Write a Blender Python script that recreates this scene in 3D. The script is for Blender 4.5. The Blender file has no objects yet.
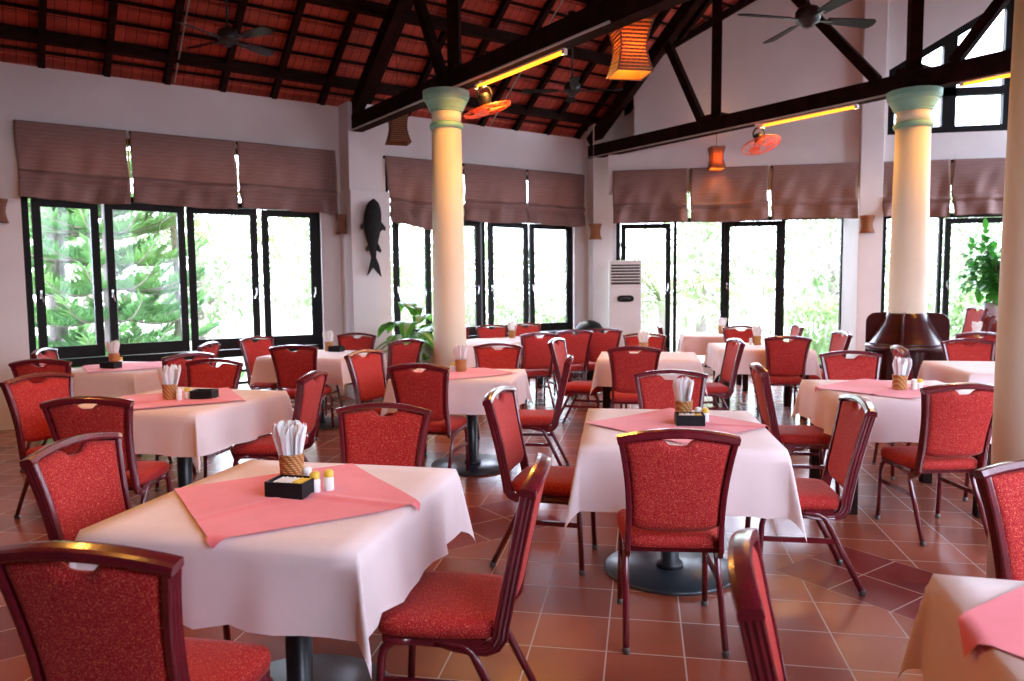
import bpy, bmesh, math, random
from mathutils import Vector, Matrix
R = math.radians
PI = math.pi
random.seed(7)
S = bpy.context.scene
COL = S.collection

# ------------------------------------------------------------------ camera, sky, sun, exposure
CAM_F, CAM_PITCH, CAM_ROLL, CAM_YAW, EYE = 753.5, 4.463, -0.509, 9.87, 1.6
EXPOSURE = 1.55
SKY_STRENGTH = 5.5
SUN_STRENGTH = 3.0

def setup_camera():
    p, r, y = R(CAM_PITCH), R(CAM_ROLL), R(CAM_YAW)
    fw = Vector((0, math.cos(p), -math.sin(p))); up = Vector((0, math.sin(p), math.cos(p))); rt = Vector((1, 0, 0))
    rt, up = math.cos(r) * rt + math.sin(r) * up, -math.sin(r) * rt + math.cos(r) * up
    M = Matrix.Rotation(y, 3, 'Z')
    rt, up, fw = M @ rt, M @ up, M @ fw
    cd = bpy.data.cameras.new('camera'); cam = bpy.data.objects.new('camera', cd); COL.objects.link(cam)
    cd.sensor_width = 36.0; cd.lens = CAM_F / 1024 * 36.0; cd.clip_start = 0.05; cd.clip_end = 300
    m = Matrix((rt, up, -fw)).transposed().to_4x4(); m.translation = Vector((0, 0, EYE))
    cam.matrix_world = m
    cd.dof.use_dof = True; cd.dof.focus_distance = 3.7; cd.dof.aperture_fstop = 3.2
    S.camera = cam
setup_camera()

vs = S.view_settings
vs.view_transform = 'Standard'; vs.look = 'None'; vs.gamma = 1.0; vs.use_curve_mapping = False
vs.exposure = EXPOSURE

W = bpy.data.worlds.new('sky'); S.world = W; W.use_nodes = True
bg = W.node_tree.nodes['Background']
bg.inputs[0].default_value = (0.82, 0.885, 1.16, 1); bg.inputs[1].default_value = SKY_STRENGTH
sd = bpy.data.lights.new('sun', 'SUN'); sd.energy = SUN_STRENGTH; sd.angle = R(3); sd.color = (1, 0.96, 0.86)
sun = bpy.data.objects.new('sun', sd); COL.objects.link(sun); sun.rotation_euler = (R(38), R(8), R(-160))

S.cycles.max_bounces = 10; S.cycles.diffuse_bounces = 6; S.cycles.transparent_max_bounces = 16
S.cycles.caustics_reflective = False; S.cycles.caustics_refractive = False
S.cycles.sample_clamp_indirect = 6.0

# ------------------------------------------------------------------ room frame: e runs along the long eave wall, s across it
q = math.sqrt(0.5)
WALL_S, WALL_Y, UP_Y = 10.05, 13.2, 12.4
def es(e, s, z=0.0): return Vector(((e - s) * q, (e + s) * q, z))
def M_E(e, d, z=0.0):          # frame on the eave wall: x along wall, y into the wall, z up; d = distance out of the wall
    m = Matrix.Rotation(PI / 4, 4, 'Z'); m.translation = es(e, WALL_S - d, z); return m
def M_R(x, d, z=0.0):
    return Matrix.Translation((x, WALL_Y - d, z))
SL = 0.752
def roof_z(s):
    s0 = 4.4
    return 4.16 + SL * (WALL_S - s0) - SL * abs(s - s0)

# ------------------------------------------------------------------ materials
MATS = {}
def new_mat(name):
    m = bpy.data.materials.new(name); m.use_nodes = True
    nt = m.node_tree; b = nt.nodes['Principled BSDF']
    MATS[name] = m
    return m, nt, b
def pmat(name, c1, c2=None, scale=8.0, rough=0.5, metal=0.0, bump=0.0, bscale=None, coat=0.0, stretch=None, detail=4.0, lo=0.35, hi=0.65, spec=None, sheen=0.0):
    m, nt, b = new_mat(name)
    b.inputs['Roughness'].default_value = rough; b.inputs['Metallic'].default_value = metal
    if coat: b.inputs['Coat Weight'].default_value = coat; b.inputs['Coat Roughness'].default_value = 0.12
    if spec is not None: b.inputs['Specular IOR Level'].default_value = spec
    if sheen: b.inputs['Sheen Weight'].default_value = sheen
    tc = nt.nodes.new('ShaderNodeTexCoord'); vec = tc.outputs['Object']
    if stretch:
        mp = nt.nodes.new('ShaderNodeMapping'); mp.inputs['Scale'].default_value = stretch
        nt.links.new(vec, mp.inputs[0]); vec = mp.outputs[0]
    c2 = c2 or tuple(min(1, x * 0.85) for x in c1)
    n = nt.nodes.new('ShaderNodeTexNoise'); n.inputs['Scale'].default_value = scale; n.inputs['Detail'].default_value = detail
    nt.links.new(vec, n.inputs['Vector'])
    r = nt.nodes.new('ShaderNodeValToRGB')
    r.color_ramp.elements[0].position = lo; r.color_ramp.elements[0].color = (*c1, 1)
    r.color_ramp.elements[1].position = hi; r.color_ramp.elements[1].color = (*c2, 1)
    nt.links.new(n.outputs['Fac'], r.inputs[0]); nt.links.new(r.outputs[0], b.inputs['Base Color'])
    if bump:
        n2 = nt.nodes.new('ShaderNodeTexNoise'); n2.inputs['Scale'].default_value = bscale or scale * 3; n2.inputs['Detail'].default_value = 3
        nt.links.new(vec, n2.inputs['Vector'])
        bp = nt.nodes.new('ShaderNodeBump'); bp.inputs['Strength'].default_value = bump; bp.inputs['Distance'].default_value = 0.01
        nt.links.new(n2.outputs['Fac'], bp.inputs['Height']); nt.links.new(bp.outputs[0], b.inputs['Normal'])
    return m
def emat(name, col, strength):
    m, nt, b = new_mat(name)
    b.inputs['Base Color'].default_value = (*col, 1); b.inputs['Emission Color'].default_value = (*col, 1)
    b.inputs['Emission Strength'].default_value = strength
    return m
def translucent(m, col, fac):
    nt = m.node_tree; b = nt.nodes['Principled BSDF']; out = nt.nodes['Material Output']
    t = nt.nodes.new('ShaderNodeBsdfTranslucent'); t.inputs[0].default_value = (*col, 1)
    mx = nt.nodes.new('ShaderNodeMixShader'); mx.inputs[0].default_value = fac
    nt.links.new(b.outputs[0], mx.inputs[1]); nt.links.new(t.outputs[0], mx.inputs[2]); nt.links.new(mx.outputs[0], out.inputs[0])
    return m

pmat('plaster', (0.80, 0.745, 0.725), (0.75, 0.69, 0.67), 1.5, 0.85, bump=0.08, bscale=40)
pmat('column_paint', (0.84, 0.74, 0.57), (0.80, 0.70, 0.54), 2.0, 0.6)
pmat('mint_paint', (0.30, 0.58, 0.44), (0.22, 0.48, 0.37), 6.0, 0.55)
pmat('dark_wood', (0.016, 0.006, 0.005), (0.028, 0.011, 0.008), 5.0, 0.75, stretch=(1, 1, 6), spec=0.08)
pmat('beam_wood', (0.015, 0.006, 0.005), (0.028, 0.010, 0.008), 4.0, 0.8, stretch=(2, 2, 2), spec=0.05)
pmat('black_frame', (0.006, 0.005, 0.005), (0.010, 0.008, 0.007), 9.0, 0.5, spec=0.15)
pmat('lacquer', (0.060, 0.007, 0.007), (0.035, 0.004, 0.005), 3.0, 0.30, coat=0.25, stretch=(1, 1, 5), spec=0.4)
pmat('chair_frame', (0.14, 0.008, 0.016), (0.10, 0.006, 0.012), 12.0, 0.24, coat=0.5, spec=0.6)
pmat('chrome', (0.75, 0.75, 0.75), (0.6, 0.6, 0.6), 10.0, 0.2, metal=1.0)
pmat('cap_metal', (0.16, 0.15, 0.14), (0.10, 0.10, 0.10), 10.0, 0.4, metal=0.8)
pmat('cloth_cream', (0.88, 0.71, 0.69), (0.85, 0.66, 0.64), 5.0, 0.85, bump=0.06, bscale=26, sheen=0.2)
pmat('cloth_pink', (0.84, 0.19, 0.225), (0.79, 0.165, 0.20), 7.0, 0.8, bump=0.10, bscale=20, sheen=0.2)
pmat('black_metal', (0.012, 0.012, 0.014), (0.020, 0.020, 0.024), 14.0, 0.33)
pmat('base_metal', (0.020, 0.024, 0.030), (0.035, 0.040, 0.048), 7.0, 0.28, bump=0.05)
pmat('black_plastic', (0.008, 0.008, 0.009), (0.012, 0.012, 0.013), 20.0, 0.5, spec=0.15)
pmat('white_plastic', (0.80, 0.79, 0.76), (0.76, 0.75, 0.72), 4.0, 0.4)
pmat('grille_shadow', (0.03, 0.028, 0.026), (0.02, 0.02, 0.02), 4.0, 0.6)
pmat('yellow_plastic', (0.80, 0.55, 0.06), (0.72, 0.48, 0.05), 6.0, 0.4)
pmat('paper', (0.88, 0.87, 0.86), (0.82, 0.81, 0.81), 20.0, 0.8)
pmat('fan_metal', (0.016, 0.018, 0.020), (0.03, 0.032, 0.035), 9.0, 0.35)
pmat('fan_blade', (0.018, 0.022, 0.020), (0.03, 0.034, 0.032), 4.0, 0.5, spec=0.1, stretch=(1, 8, 1))
pmat('fan_blade_gloss', (0.03, 0.035, 0.04), (0.04, 0.045, 0.05), 4.0, 0.22, spec=0.9)
pmat('orange_plastic', (0.85, 0.10, 0.015), (0.75, 0.08, 0.012), 5.0, 0.3)
pmat('carved_wood', (0.008, 0.007, 0.007), (0.022, 0.019, 0.018), 60.0, 0.6, bump=0.5, bscale=45, spec=0.15)
pmat('leaf_green', (0.14, 0.46, 0.06), (0.08, 0.34, 0.04), 9.0, 0.35)
pmat('leaf_pale', (0.50, 0.62, 0.24), (0.34, 0.50, 0.14), 30.0, 0.4)
pmat('leaf_small', (0.05, 0.26, 0.04), (0.03, 0.16, 0.03), 3.0, 0.4)
pmat('stem_green', (0.10, 0.20, 0.05), (0.08, 0.14, 0.04), 6.0, 0.6)
pmat('pot_white', (0.62, 0.66, 0.74), (0.50, 0.55, 0.66), 5.0, 0.3)
pmat('pot_dark', (0.03, 0.028, 0.03), (0.05, 0.045, 0.045), 5.0, 0.4)
pmat('soil', (0.03, 0.02, 0.015), (0.05, 0.035, 0.025), 40.0, 0.95)
pmat('bark', (0.44, 0.36, 0.36), (0.32, 0.25, 0.25), 8.0, 0.9, stretch=(3, 3, 1))
pmat('needles', (0.09, 0.24, 0.13), (0.28, 0.46, 0.15), 0.9, 0.6)
pmat('palm_leaf', (0.13, 0.15, 0.04), (0.09, 0.13, 0.035), 1.2, 0.5)
pmat('bush_leaf', (0.13, 0.22, 0.09), (0.22, 0.30, 0.13), 0.8, 0.6)
pmat('pale_leaf', (0.34, 0.47, 0.26), (0.50, 0.58, 0.38), 0.7, 0.8, spec=0.0)
pmat('lawn', (0.24, 0.25, 0.19), (0.32, 0.32, 0.25), 0.5, 0.95)
pmat('blocker_dark', (0.05, 0.048, 0.045), (0.035, 0.034, 0.032), 3.0, 0.9)  # dark surface of the added light blockers outside
pmat('dark_end_wall', (0.09, 0.045, 0.025), (0.06, 0.03, 0.018), 4.0, 0.5, stretch=(4, 4, 1))  # dark tone chosen so the unseen end wall bounces little light
pmat('cable', (0.55, 0.50, 0.45), (0.45, 0.40, 0.36), 8.0, 0.6)
pmat('cord_yellow', (0.65, 0.45, 0.12), (0.55, 0.36, 0.10), 40.0, 0.7)
for mn, cc, ff in (('leaf_green', (0.20, 0.60, 0.06), 0.4), ('leaf_small', (0.10, 0.5, 0.05), 0.3), ('needles', (0.25, 0.48, 0.16), 0.35), ('palm_leaf', (0.22, 0.26, 0.07), 0.3), ('bush_leaf', (0.35, 0.5, 0.2), 0.35),
                   ('cloth_cream', (0.86, 0.66, 0.60), 0.10), ('paper', (0.9, 0.88, 0.85), 0.25)):
    translucent(MATS[mn], cc, ff)

def fabric():                                           # red upholstery with woven gold flecks
    m, nt, b = new_mat('chair_fabric')
    tc = nt.nodes.new('ShaderNodeTexCoord')
    n = nt.nodes.new('ShaderNodeTexNoise'); n.inputs['Scale'].default_value = 240; n.inputs['Detail'].default_value = 2
    nt.links.new(tc.outputs['Object'], n.inputs['Vector'])
    r = nt.nodes.new('ShaderNodeValToRGB'); e = r.color_ramp.elements
    e[0].position = 0.42; e[0].color = (0.31, 0.006, 0.010, 1)
    e[1].position = 0.70; e[1].color = (0.70, 0.17, 0.085, 1)
    x = r.color_ramp.elements.new(0.54); x.color = (0.41, 0.014, 0.019, 1)
    nt.links.new(n.outputs['Fac'], r.inputs[0]); nt.links.new(r.outputs[0], b.inputs['Base Color'])
    b.inputs['Roughness'].default_value = 0.75; b.inputs['Specular IOR Level'].default_value = 0.2; b.inputs['Sheen Weight'].default_value = 0.22; b.inputs['Sheen Roughness'].default_value = 0.4
    b.inputs['Sheen Tint'].default_value = (1, 0.5, 0.45, 1)
    bp = nt.nodes.new('ShaderNodeBump'); bp.inputs['Strength'].default_value = 0.15; bp.inputs['Distance'].default_value = 0.004
    nt.links.new(n.outputs['Fac'], bp.inputs['Height']); nt.links.new(bp.outputs[0], b.inputs['Normal'])
fabric()

def blind_mat():
    m, nt, b = new_mat('blind_fabric')
    tc = nt.nodes.new('ShaderNodeTexCoord')
    wv = nt.nodes.new('ShaderNodeTexWave'); wv.bands_direction = 'Z'; wv.inputs['Scale'].default_value = 7.0
    wv.inputs['Distortion'].default_value = 1.2; wv.inputs['Detail'].default_value = 2
    nt.links.new(tc.outputs['Object'], wv.inputs['Vector'])
    n = nt.nodes.new('ShaderNodeTexNoise'); n.inputs['Scale'].default_value = 60
    mp = nt.nodes.new('ShaderNodeMapping'); mp.inputs['Scale'].default_value = (0.15, 0.15, 2)
    nt.links.new(tc.outputs['Object'], mp.inputs[0]); nt.links.new(mp.outputs[0], n.inputs['Vector'])
    mx = nt.nodes.new('ShaderNodeMath'); mx.operation = 'MULTIPLY_ADD'; mx.inputs[1].default_value = 0.18
    nt.links.new(wv.outputs['Fac'], mx.inputs[0]); nt.links.new(n.outputs['Fac'], mx.inputs[2])
    r = nt.nodes.new('ShaderNodeValToRGB'); e = r.color_ramp.elements
    e[0].position = 0.30; e[0].color = (0.25, 0.135, 0.115, 1); e[1].position = 0.85; e[1].color = (0.37, 0.225, 0.20, 1)
    nt.links.new(mx.outputs[0], r.inputs[0]); nt.links.new(r.outputs[0], b.inputs['Base Color'])
    b.inputs['Roughness'].default_value = 0.8
    translucent(m, (0.45, 0.22, 0.16), 0.22)
blind_mat()

def glass_mat():
    m, nt, b = new_mat('window_glass')
    out = nt.nodes['Material Output']; nt.nodes.remove(b)
    t = nt.nodes.new('ShaderNodeBsdfTransparent'); t.inputs[0].default_value = (0.96, 0.985, 0.97, 1)
    g = nt.nodes.new('ShaderNodeBsdfGlossy'); g.inputs['Roughness'].default_value = 0.02
    f = nt.nodes.new('ShaderNodeFresnel'); f.inputs[0].default_value = 1.25
    mx = nt.nodes.new('ShaderNodeMixShader')
    nt.links.new(f.outputs[0], mx.inputs[0]); nt.links.new(t.outputs[0], mx.inputs[1]); nt.links.new(g.outputs[0], mx.inputs[2]); nt.links.new(mx.outputs[0], out.inputs[0])
glass_mat()

def weave_mat(name, c1, c2, trans, scale=60):
    m, nt, b = new_mat(name)
    tc = nt.nodes.new('ShaderNodeTexCoord')
    ck = nt.nodes.new('ShaderNodeTexWave'); ck.bands_direction = 'Z'; ck.inputs['Scale'].default_value = scale; ck.inputs['Distortion'].default_value = 0.6
    nt.links.new(tc.outputs['Object'], ck.inputs['Vector'])
    w2 = nt.nodes.new('ShaderNodeTexWave'); w2.bands_direction = 'DIAGONAL'; w2.inputs['Scale'].default_value = scale * 0.6; w2.inputs['Distortion'].default_value = 0.5
    nt.links.new(tc.outputs['Object'], w2.inputs['Vector'])
    ml = nt.nodes.new('ShaderNodeMath'); ml.operation = 'MULTIPLY'
    nt.links.new(ck.outputs['Fac'], ml.inputs[0]); nt.links.new(w2.outputs['Fac'], ml.inputs[1])
    r = nt.nodes.new('ShaderNodeValToRGB'); r.color_ramp.elements[0].color = (*c1, 1); r.color_ramp.elements[1].color = (*c2, 1); r.color_ramp.elements[1].position = 0.5
    nt.links.new(ml.outputs[0], r.inputs[0]); nt.links.new(r.outputs[0], b.inputs['Base Color'])
    b.inputs['Roughness'].default_value = 0.6
    bp = nt.nodes.new('ShaderNodeBump'); bp.inputs['Strength'].default_value = 0.5; bp.inputs['Distance'].default_value = 0.004
    nt.links.new(ml.outputs[0], bp.inputs['Height']); nt.links.new(bp.outputs[0], b.inputs['Normal'])
    if trans: translucent(m, c2, trans)
weave_mat('bamboo', (0.26, 0.09, 0.02), (0.62, 0.32, 0.10), 0.0, 34)
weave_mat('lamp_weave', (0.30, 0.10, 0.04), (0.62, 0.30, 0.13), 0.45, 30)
weave_mat('lamp_weave_dark', (0.16, 0.05, 0.03), (0.33, 0.13, 0.075), 0.15, 22)

def floor_mat():
    m, nt, b = new_mat('floor_tiles'); N, L = nt.nodes, nt.links
    tc = N.new('ShaderNodeTexCoord'); sp = N.new('ShaderNodeSeparateXYZ'); L.new(tc.outputs['Object'], sp.inputs[0])
    def mt(op, a, b_=None, c=None):
        n = N.new('ShaderNodeMath'); n.operation = op
        for i, v in enumerate((a, b_, c)):
            if v is None: continue
            if isinstance(v, (int, float)): n.inputs[i].default_value = v
            else: L.new(v, n.inputs[i])
        return n.outputs[0]
    X, Y = sp.outputs[0], sp.outputs[1]
    P = 0.331
    def grid(a, b_, oa, ob):
        u = mt('DIVIDE', mt('SUBTRACT', a, oa), P); v = mt('DIVIDE', mt('SUBTRACT', b_, ob), P)
        fu, fv = mt('FRACT', u), mt('FRACT', v)
        du = mt('MINIMUM', fu, mt('SUBTRACT', 1.0, fu)); dv = mt('MINIMUM', fv, mt('SUBTRACT', 1.0, fv))
        d = mt('MINIMUM', du, dv)
        return d, mt('FLOOR', u), mt('FLOOR', v)
    d1, iu, iv = grid(X, Y, -0.48, 3.17)
    E_ = mt('MULTIPLY', mt('ADD', X, Y), q); S_ = mt('MULTIPLY', mt('SUBTRACT', Y, X), q)
    d2, ju, jv = grid(E_, S_, 3.50, 3.815)
    def between(v, lo, hi): return mt('MULTIPLY', mt('GREATER_THAN', v, lo), mt('LESS_THAN', v, hi))
    bandE = mt('MULTIPLY', between(S_, 3.815, 4.477), mt('LESS_THAN', E_, 3.12))
    bandT = mt('MULTIPLY', between(E_, 3.50, 4.162), mt('LESS_THAN', S_, 2.48))
    band = mt('MAXIMUM', bandE, bandT)
    d = mt('ADD', mt('MULTIPLY', d2, band), mt('MULTIPLY', d1, mt('SUBTRACT', 1.0, band)))
    grout = mt('LESS_THAN', d, 0.0105)
    cb = N.new('ShaderNodeCombineXYZ'); L.new(mt('ADD', iu, mt('MULTIPLY', ju, band)), cb.inputs[0]); L.new(iv, cb.inputs[1])
    wn = N.new('ShaderNodeTexWhiteNoise'); wn.noise_dimensions = '2D'; L.new(cb.outputs[0], wn.inputs['Vector'])
    ns = N.new('ShaderNodeTexNoise'); ns.inputs['Scale'].default_value = 3.0; ns.inputs['Detail'].default_value = 5; L.new(tc.outputs['Object'], ns.inputs['Vector'])
    vmix = mt('ADD', mt('MULTIPLY', wn.outputs['Value'], 0.5), mt('MULTIPLY', ns.outputs['Fac'], 0.7))
    r1 = N.new('ShaderNodeValToRGB'); r1.color_ramp.elements[0].position = 0.2; r1.color_ramp.elements[0].color = (0.19, 0.040, 0.022, 1)
    r1.color_ramp.elements[1].position = 0.95; r1.color_ramp.elements[1].color = (0.33, 0.085, 0.043, 1); L.new(vmix, r1.inputs[0])
    r2 = N.new('ShaderNodeValToRGB'); r2.color_ramp.elements[0].position = 0.2; r2.color_ramp.elements[0].color = (0.13, 0.014, 0.014, 1)
    r2.color_ramp.elements[1].position = 0.95; r2.color_ramp.elements[1].color = (0.22, 0.025, 0.024, 1); L.new(vmix, r2.inputs[0])
    m1 = N.new('ShaderNodeMix'); m1.data_type = 'RGBA'; L.new(band, m1.inputs['Factor']); L.new(r1.outputs[0], m1.inputs['A']); L.new(r2.outputs[0], m1.inputs['B'])
    m2 = N.new('ShaderNodeMix'); m2.data_type = 'RGBA'; L.new(grout, m2.inputs['Factor']); L.new(m1.outputs['Result'], m2.inputs['A']); m2.inputs['B'].default_value = (0.42, 0.29, 0.24, 1)
    L.new(m2.outputs['Result'], b.inputs['Base Color'])
    rr = mt('ADD', mt('MULTIPLY', ns.outputs['Fac'], 0.14), 0.16); b.inputs['Specular IOR Level'].default_value = 0.8; b.inputs['Coat Weight'].default_value = 0.18; b.inputs['Coat Roughness'].default_value = 0.30; L.new(mt('MAXIMUM', rr, mt('MULTIPLY', grout, 0.8)), b.inputs['Roughness'])
    bp = N.new('ShaderNodeBump'); bp.inputs['Strength'].default_value = 0.25; bp.inputs['Distance'].default_value = 0.004
    hh = mt('SUBTRACT', 1.0, grout); L.new(hh, bp.inputs['Height']); L.new(bp.outputs[0], b.inputs['Normal'])
floor_mat()

def roof_mat():
    m, nt, b = new_mat('roof_tile_clay'); N, L = nt.nodes, nt.links
    uv = N.new('ShaderNodeUVMap'); uv.uv_map = 'UVMap'
    br = N.new('ShaderNodeTexBrick'); br.offset = 0.0; br.inputs['Scale'].default_value = 1.0
    br.inputs['Brick Width'].default_value = 1.0; br.inputs['Row Height'].default_value = 1.0; br.inputs['Mortar Size'].default_value = 0.035
    br.inputs['Color1'].default_value = (0.72, 0.115, 0.07, 1); br.inputs['Color2'].default_value = (0.52, 0.078, 0.05, 1); br.inputs['Mortar'].default_value = (0.05, 0.012, 0.01, 1)
    L.new(uv.outputs[0], br.inputs['Vector'])
    n = N.new('ShaderNodeTexNoise'); n.inputs['Scale'].default_value = 2.2; L.new(uv.outputs[0], n.inputs['Vector'])
    mx = N.new('ShaderNodeMix'); mx.data_type = 'RGBA'; mx.blend_type = 'MULTIPLY'; mx.inputs['Factor'].default_value = 0.7
    r = N.new('ShaderNodeValToRGB'); r.color_ramp.elements[0].color = (0.55, 0.5, 0.5, 1); r.color_ramp.elements[1].color = (1, 1, 1, 1); L.new(n.outputs['Fac'], r.inputs[0])
    L.new(br.outputs['Color'], mx.inputs['A']); L.new(r.outputs[0], mx.inputs['B']); L.new(mx.outputs['Result'], b.inputs['Base Color'])
    b.inputs['Roughness'].default_value = 0.75
roof_mat()

# ------------------------------------------------------------------ mesh helpers
class MB:
    """collects shapes in one mesh"""
    def __init__(s): s.v = []; s.f = []; s.sm = []
    def add(s, vs_, fs, smooth=False, M=None):
        o = len(s.v)
        s.v += [tuple(M @ Vector(p)) if M is not None else tuple(p) for p in vs_]
        s.f += [tuple(i + o for i in f) for f in fs]; s.sm += [smooth] * len(fs)
        return s
    def box(s, c, size, bev=0.0, M=None):
        x, y, z = (d / 2 for d in size)
        if bev <= 0:
            vs_ = [(c[0] + i * x, c[1] + j * y, c[2] + k * z) for i in (-1, 1) for j in (-1, 1) for k in (-1, 1)]
            fs = [(0, 1, 3, 2), (4, 6, 7, 5), (0, 4, 5, 1), (2, 3, 7, 6), (0, 2, 6, 4), (1, 5, 7, 3)]
            return s.add(vs_, fs, False, M)
        b = min(bev, x * .9, y * .9, z * .9)
        bm = bmesh.new(); bmesh.ops.create_cube(bm, size=1.0)
        for v in bm.verts: v.co = Vector((v.co.x * size[0], v.co.y * size[1], v.co.z * size[2])) + Vector(c)
        bmesh.ops.bevel(bm, geom=bm.edges[:], offset=b, segments=2, affect='EDGES', profile=0.5)
        bm.verts.index_update()
        s.add([v.co[:] for v in bm.verts], [[v.index for v in f.verts] for f in bm.faces], False, M); bm.free()
        return s
    def bar(s, a, b, w, h, up=(0, 0, 1), M=None):       # rectangular bar from a to b
        a, b = Vector(a), Vector(b); d = (b - a).normalized(); u = Vector(up); r = d.cross(u)
        if r.length < 1e-4: r = d.cross(Vector((1, 0, 0)))
        r.normalize(); u = r.cross(d).normalized()
        vs_ = [p + r * (i * w / 2) + u * (j * h / 2) for p in (a, b) for i, j in ((-1, -1), (1, -1), (1, 1), (-1, 1))]
        fs = [(0, 1, 2, 3), (7, 6, 5, 4), (0, 4, 5, 1), (1, 5, 6, 2), (2, 6, 7, 3), (3, 7, 4, 0)]
        return s.add(vs_, fs, False, M)
    def tube(s, pts, rad, n=8, M=None, cap=True, flat=None):
        pts = [Vector(p) for p in pts]; rings = []; prev = None
        for i, p in enumerate(pts):
            t = (pts[min(i + 1, len(pts) - 1)] - pts[max(i - 1, 0)]).normalized()
            if prev is None:
                a = Vector((0, 0, 1)) if abs(t.z) < 0.9 else Vector((1, 0, 0))
                prev = t.cross(a).normalized()
            prev = (prev - t * prev.dot(t)).normalized(); bn = t.cross(prev)
            r = rad[i] if isinstance(rad, (list, tuple)) else rad
            rings.append([p + (prev * math.cos(2 * PI * k / n) + bn * math.sin(2 * PI * k / n)) * r for k in range(n)])
        vs_ = [v for rg in rings for v in rg]; fs = []
        for i in range(len(rings) - 1):
            for k in range(n):
                fs.append((i * n + k, i * n + (k + 1) % n, (i + 1) * n + (k + 1) % n, (i + 1) * n + k))
        if cap: fs += [tuple(range(n))[::-1], tuple((len(rings) - 1) * n + k for k in range(n))]
        return s.add(vs_, fs, True, M)
    def sweep(s, pts, prof, axis_x, M=None):            # sweep a 2-D profile (x across = axis_x, y = in-plane normal) along a path
        ax = [Vector(a) for a in axis_x] if isinstance(axis_x, list) else [Vector(axis_x)] * len(pts)
        pts = [Vector(p) for p in pts]; n = len(prof); vs_ = []; fs = []
        for i, p in enumerate(pts):
            t = (pts[min(i + 1, len(pts) - 1)] - pts[max(i - 1, 0)]).normalized()
            x = (ax[i] - t * ax[i].dot(t)).normalized(); y = t.cross(x)
            vs_ += [p + x * u + y * v for u, v in prof]
        for i in range(len(pts) - 1):
            for k in range(n):
                fs.append((i * n + k, i * n + (k + 1) % n, (i + 1) * n + (k + 1) % n, (i + 1) * n + k))
        fs += [tuple(range(n))[::-1], tuple((len(pts) - 1) * n + k for k in range(n))]
        return s.add(vs_, fs, False, M)
    def lathe(s, prof, n=32, M=None, smooth=True):
        vs_ = []; fs = []
        for r, z in prof: vs_ += [(r * math.cos(2 * PI * k / n), r * math.sin(2 * PI * k / n), z) for k in range(n)]
        for i in range(len(prof) - 1):
            for k in range(n): fs.append((i * n + k, i * n + (k + 1) % n, (i + 1) * n + (k + 1) % n, (i + 1) * n + k))
        if prof[0][0] > 1e-4: fs.append(tuple(range(n))[::-1])
        if prof[-1][0] > 1e-4: fs.append(tuple((len(prof) - 1) * n + k for k in range(n)))
        return s.add(vs_, fs, smooth, M)
    def prism(s, poly, y0, y1, M=None):                 # polygon in (x, z) extruded along y
        n = len(poly); vs_ = [(x, y0, z) for x, z in poly] + [(x, y1, z) for x, z in poly]
        fs = [tuple(range(n)), tuple(range(2 * n - 1, n - 1, -1))] + [(i, i + n, (i + 1) % n + n, (i + 1) % n) for i in range(n)]
        return s.add(vs_, fs, False, M)
    def mesh(s, name, mat):
        me = bpy.data.meshes.new(name); me.from_pydata(s.v, [], s.f); me.update()
        me.polygons.foreach_set('use_smooth', s.sm)
        me.materials.append(MATS[mat] if isinstance(mat, str) else mat)
        bm = bmesh.new(); bm.from_mesh(me); bmesh.ops.recalc_face_normals(bm, faces=bm.faces[:]); bm.to_mesh(me); bm.free()
        return me
    def build(s, name, mat, parent=None, M=None):
        o = bpy.data.objects.new(name, s.mesh(name, mat)); COL.objects.link(o)
        if parent is not None: o.parent = parent
        if M is not None: o.matrix_basis = M
        return o

def tag(o, label=None, cat=None, group=None, kind=None):
    if label: o['label'] = label
    if cat: o['category'] = cat
    if group: o['group'] = group
    if kind: o['kind'] = kind
    return o
def empty(name, M=None, label=None, cat=None, group=None, kind=None):
    o = bpy.data.objects.new(name, None); COL.objects.link(o); o.empty_display_size = 0.1
    if M is not None: o.matrix_world = M
    return tag(o, label, cat, group, kind)
def at(x, y, z=0.0, deg=0.0):
    m = Matrix.Rotation(R(deg), 4, 'Z'); m.translation = (x, y, z); return m
def dup(o, M, label=None, group=None):
    c = o.copy(); COL.objects.link(c); c.matrix_world = M
    if label: c['label'] = label
    if group: c['group'] = group
    for ch in o.children:
        d = ch.copy(); COL.objects.link(d); d.parent = c
        for g in ch.children:
            e = g.copy(); COL.objects.link(e); e.parent = d
    return c
def bevel_mod(o, w=0.004, seg=2):
    m = o.modifiers.new('bevel', 'BEVEL'); m.width = w; m.segments = seg; m.limit_method = 'ANGLE'; return o

# ------------------------------------------------------------------ setting: floor, walls
E_MIN, S_MIN, X_MAX = -3.0, -1.7, 7.6
fl = MB(); c_ = [es(E_MIN, WALL_S + .3), es(E_MIN, S_MIN - .1), (7.8, 5.2, 0), (7.8, 13.5, 0), (-1.2, 13.5, 0)]
fl.add([(p[0], p[1], 0) for p in c_] + [(p[0], p[1], -0.12) for p in c_], [(0, 1, 2, 3, 4), (9, 8, 7, 6, 5)] + [(i, i + 5, (i + 1) % 5 + 5, (i + 1) % 5) for i in range(5)])
tag(fl.build('floor', 'floor_tiles'), 'terracotta tile floor with dark red diagonal inlay bands', kind='structure')

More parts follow.
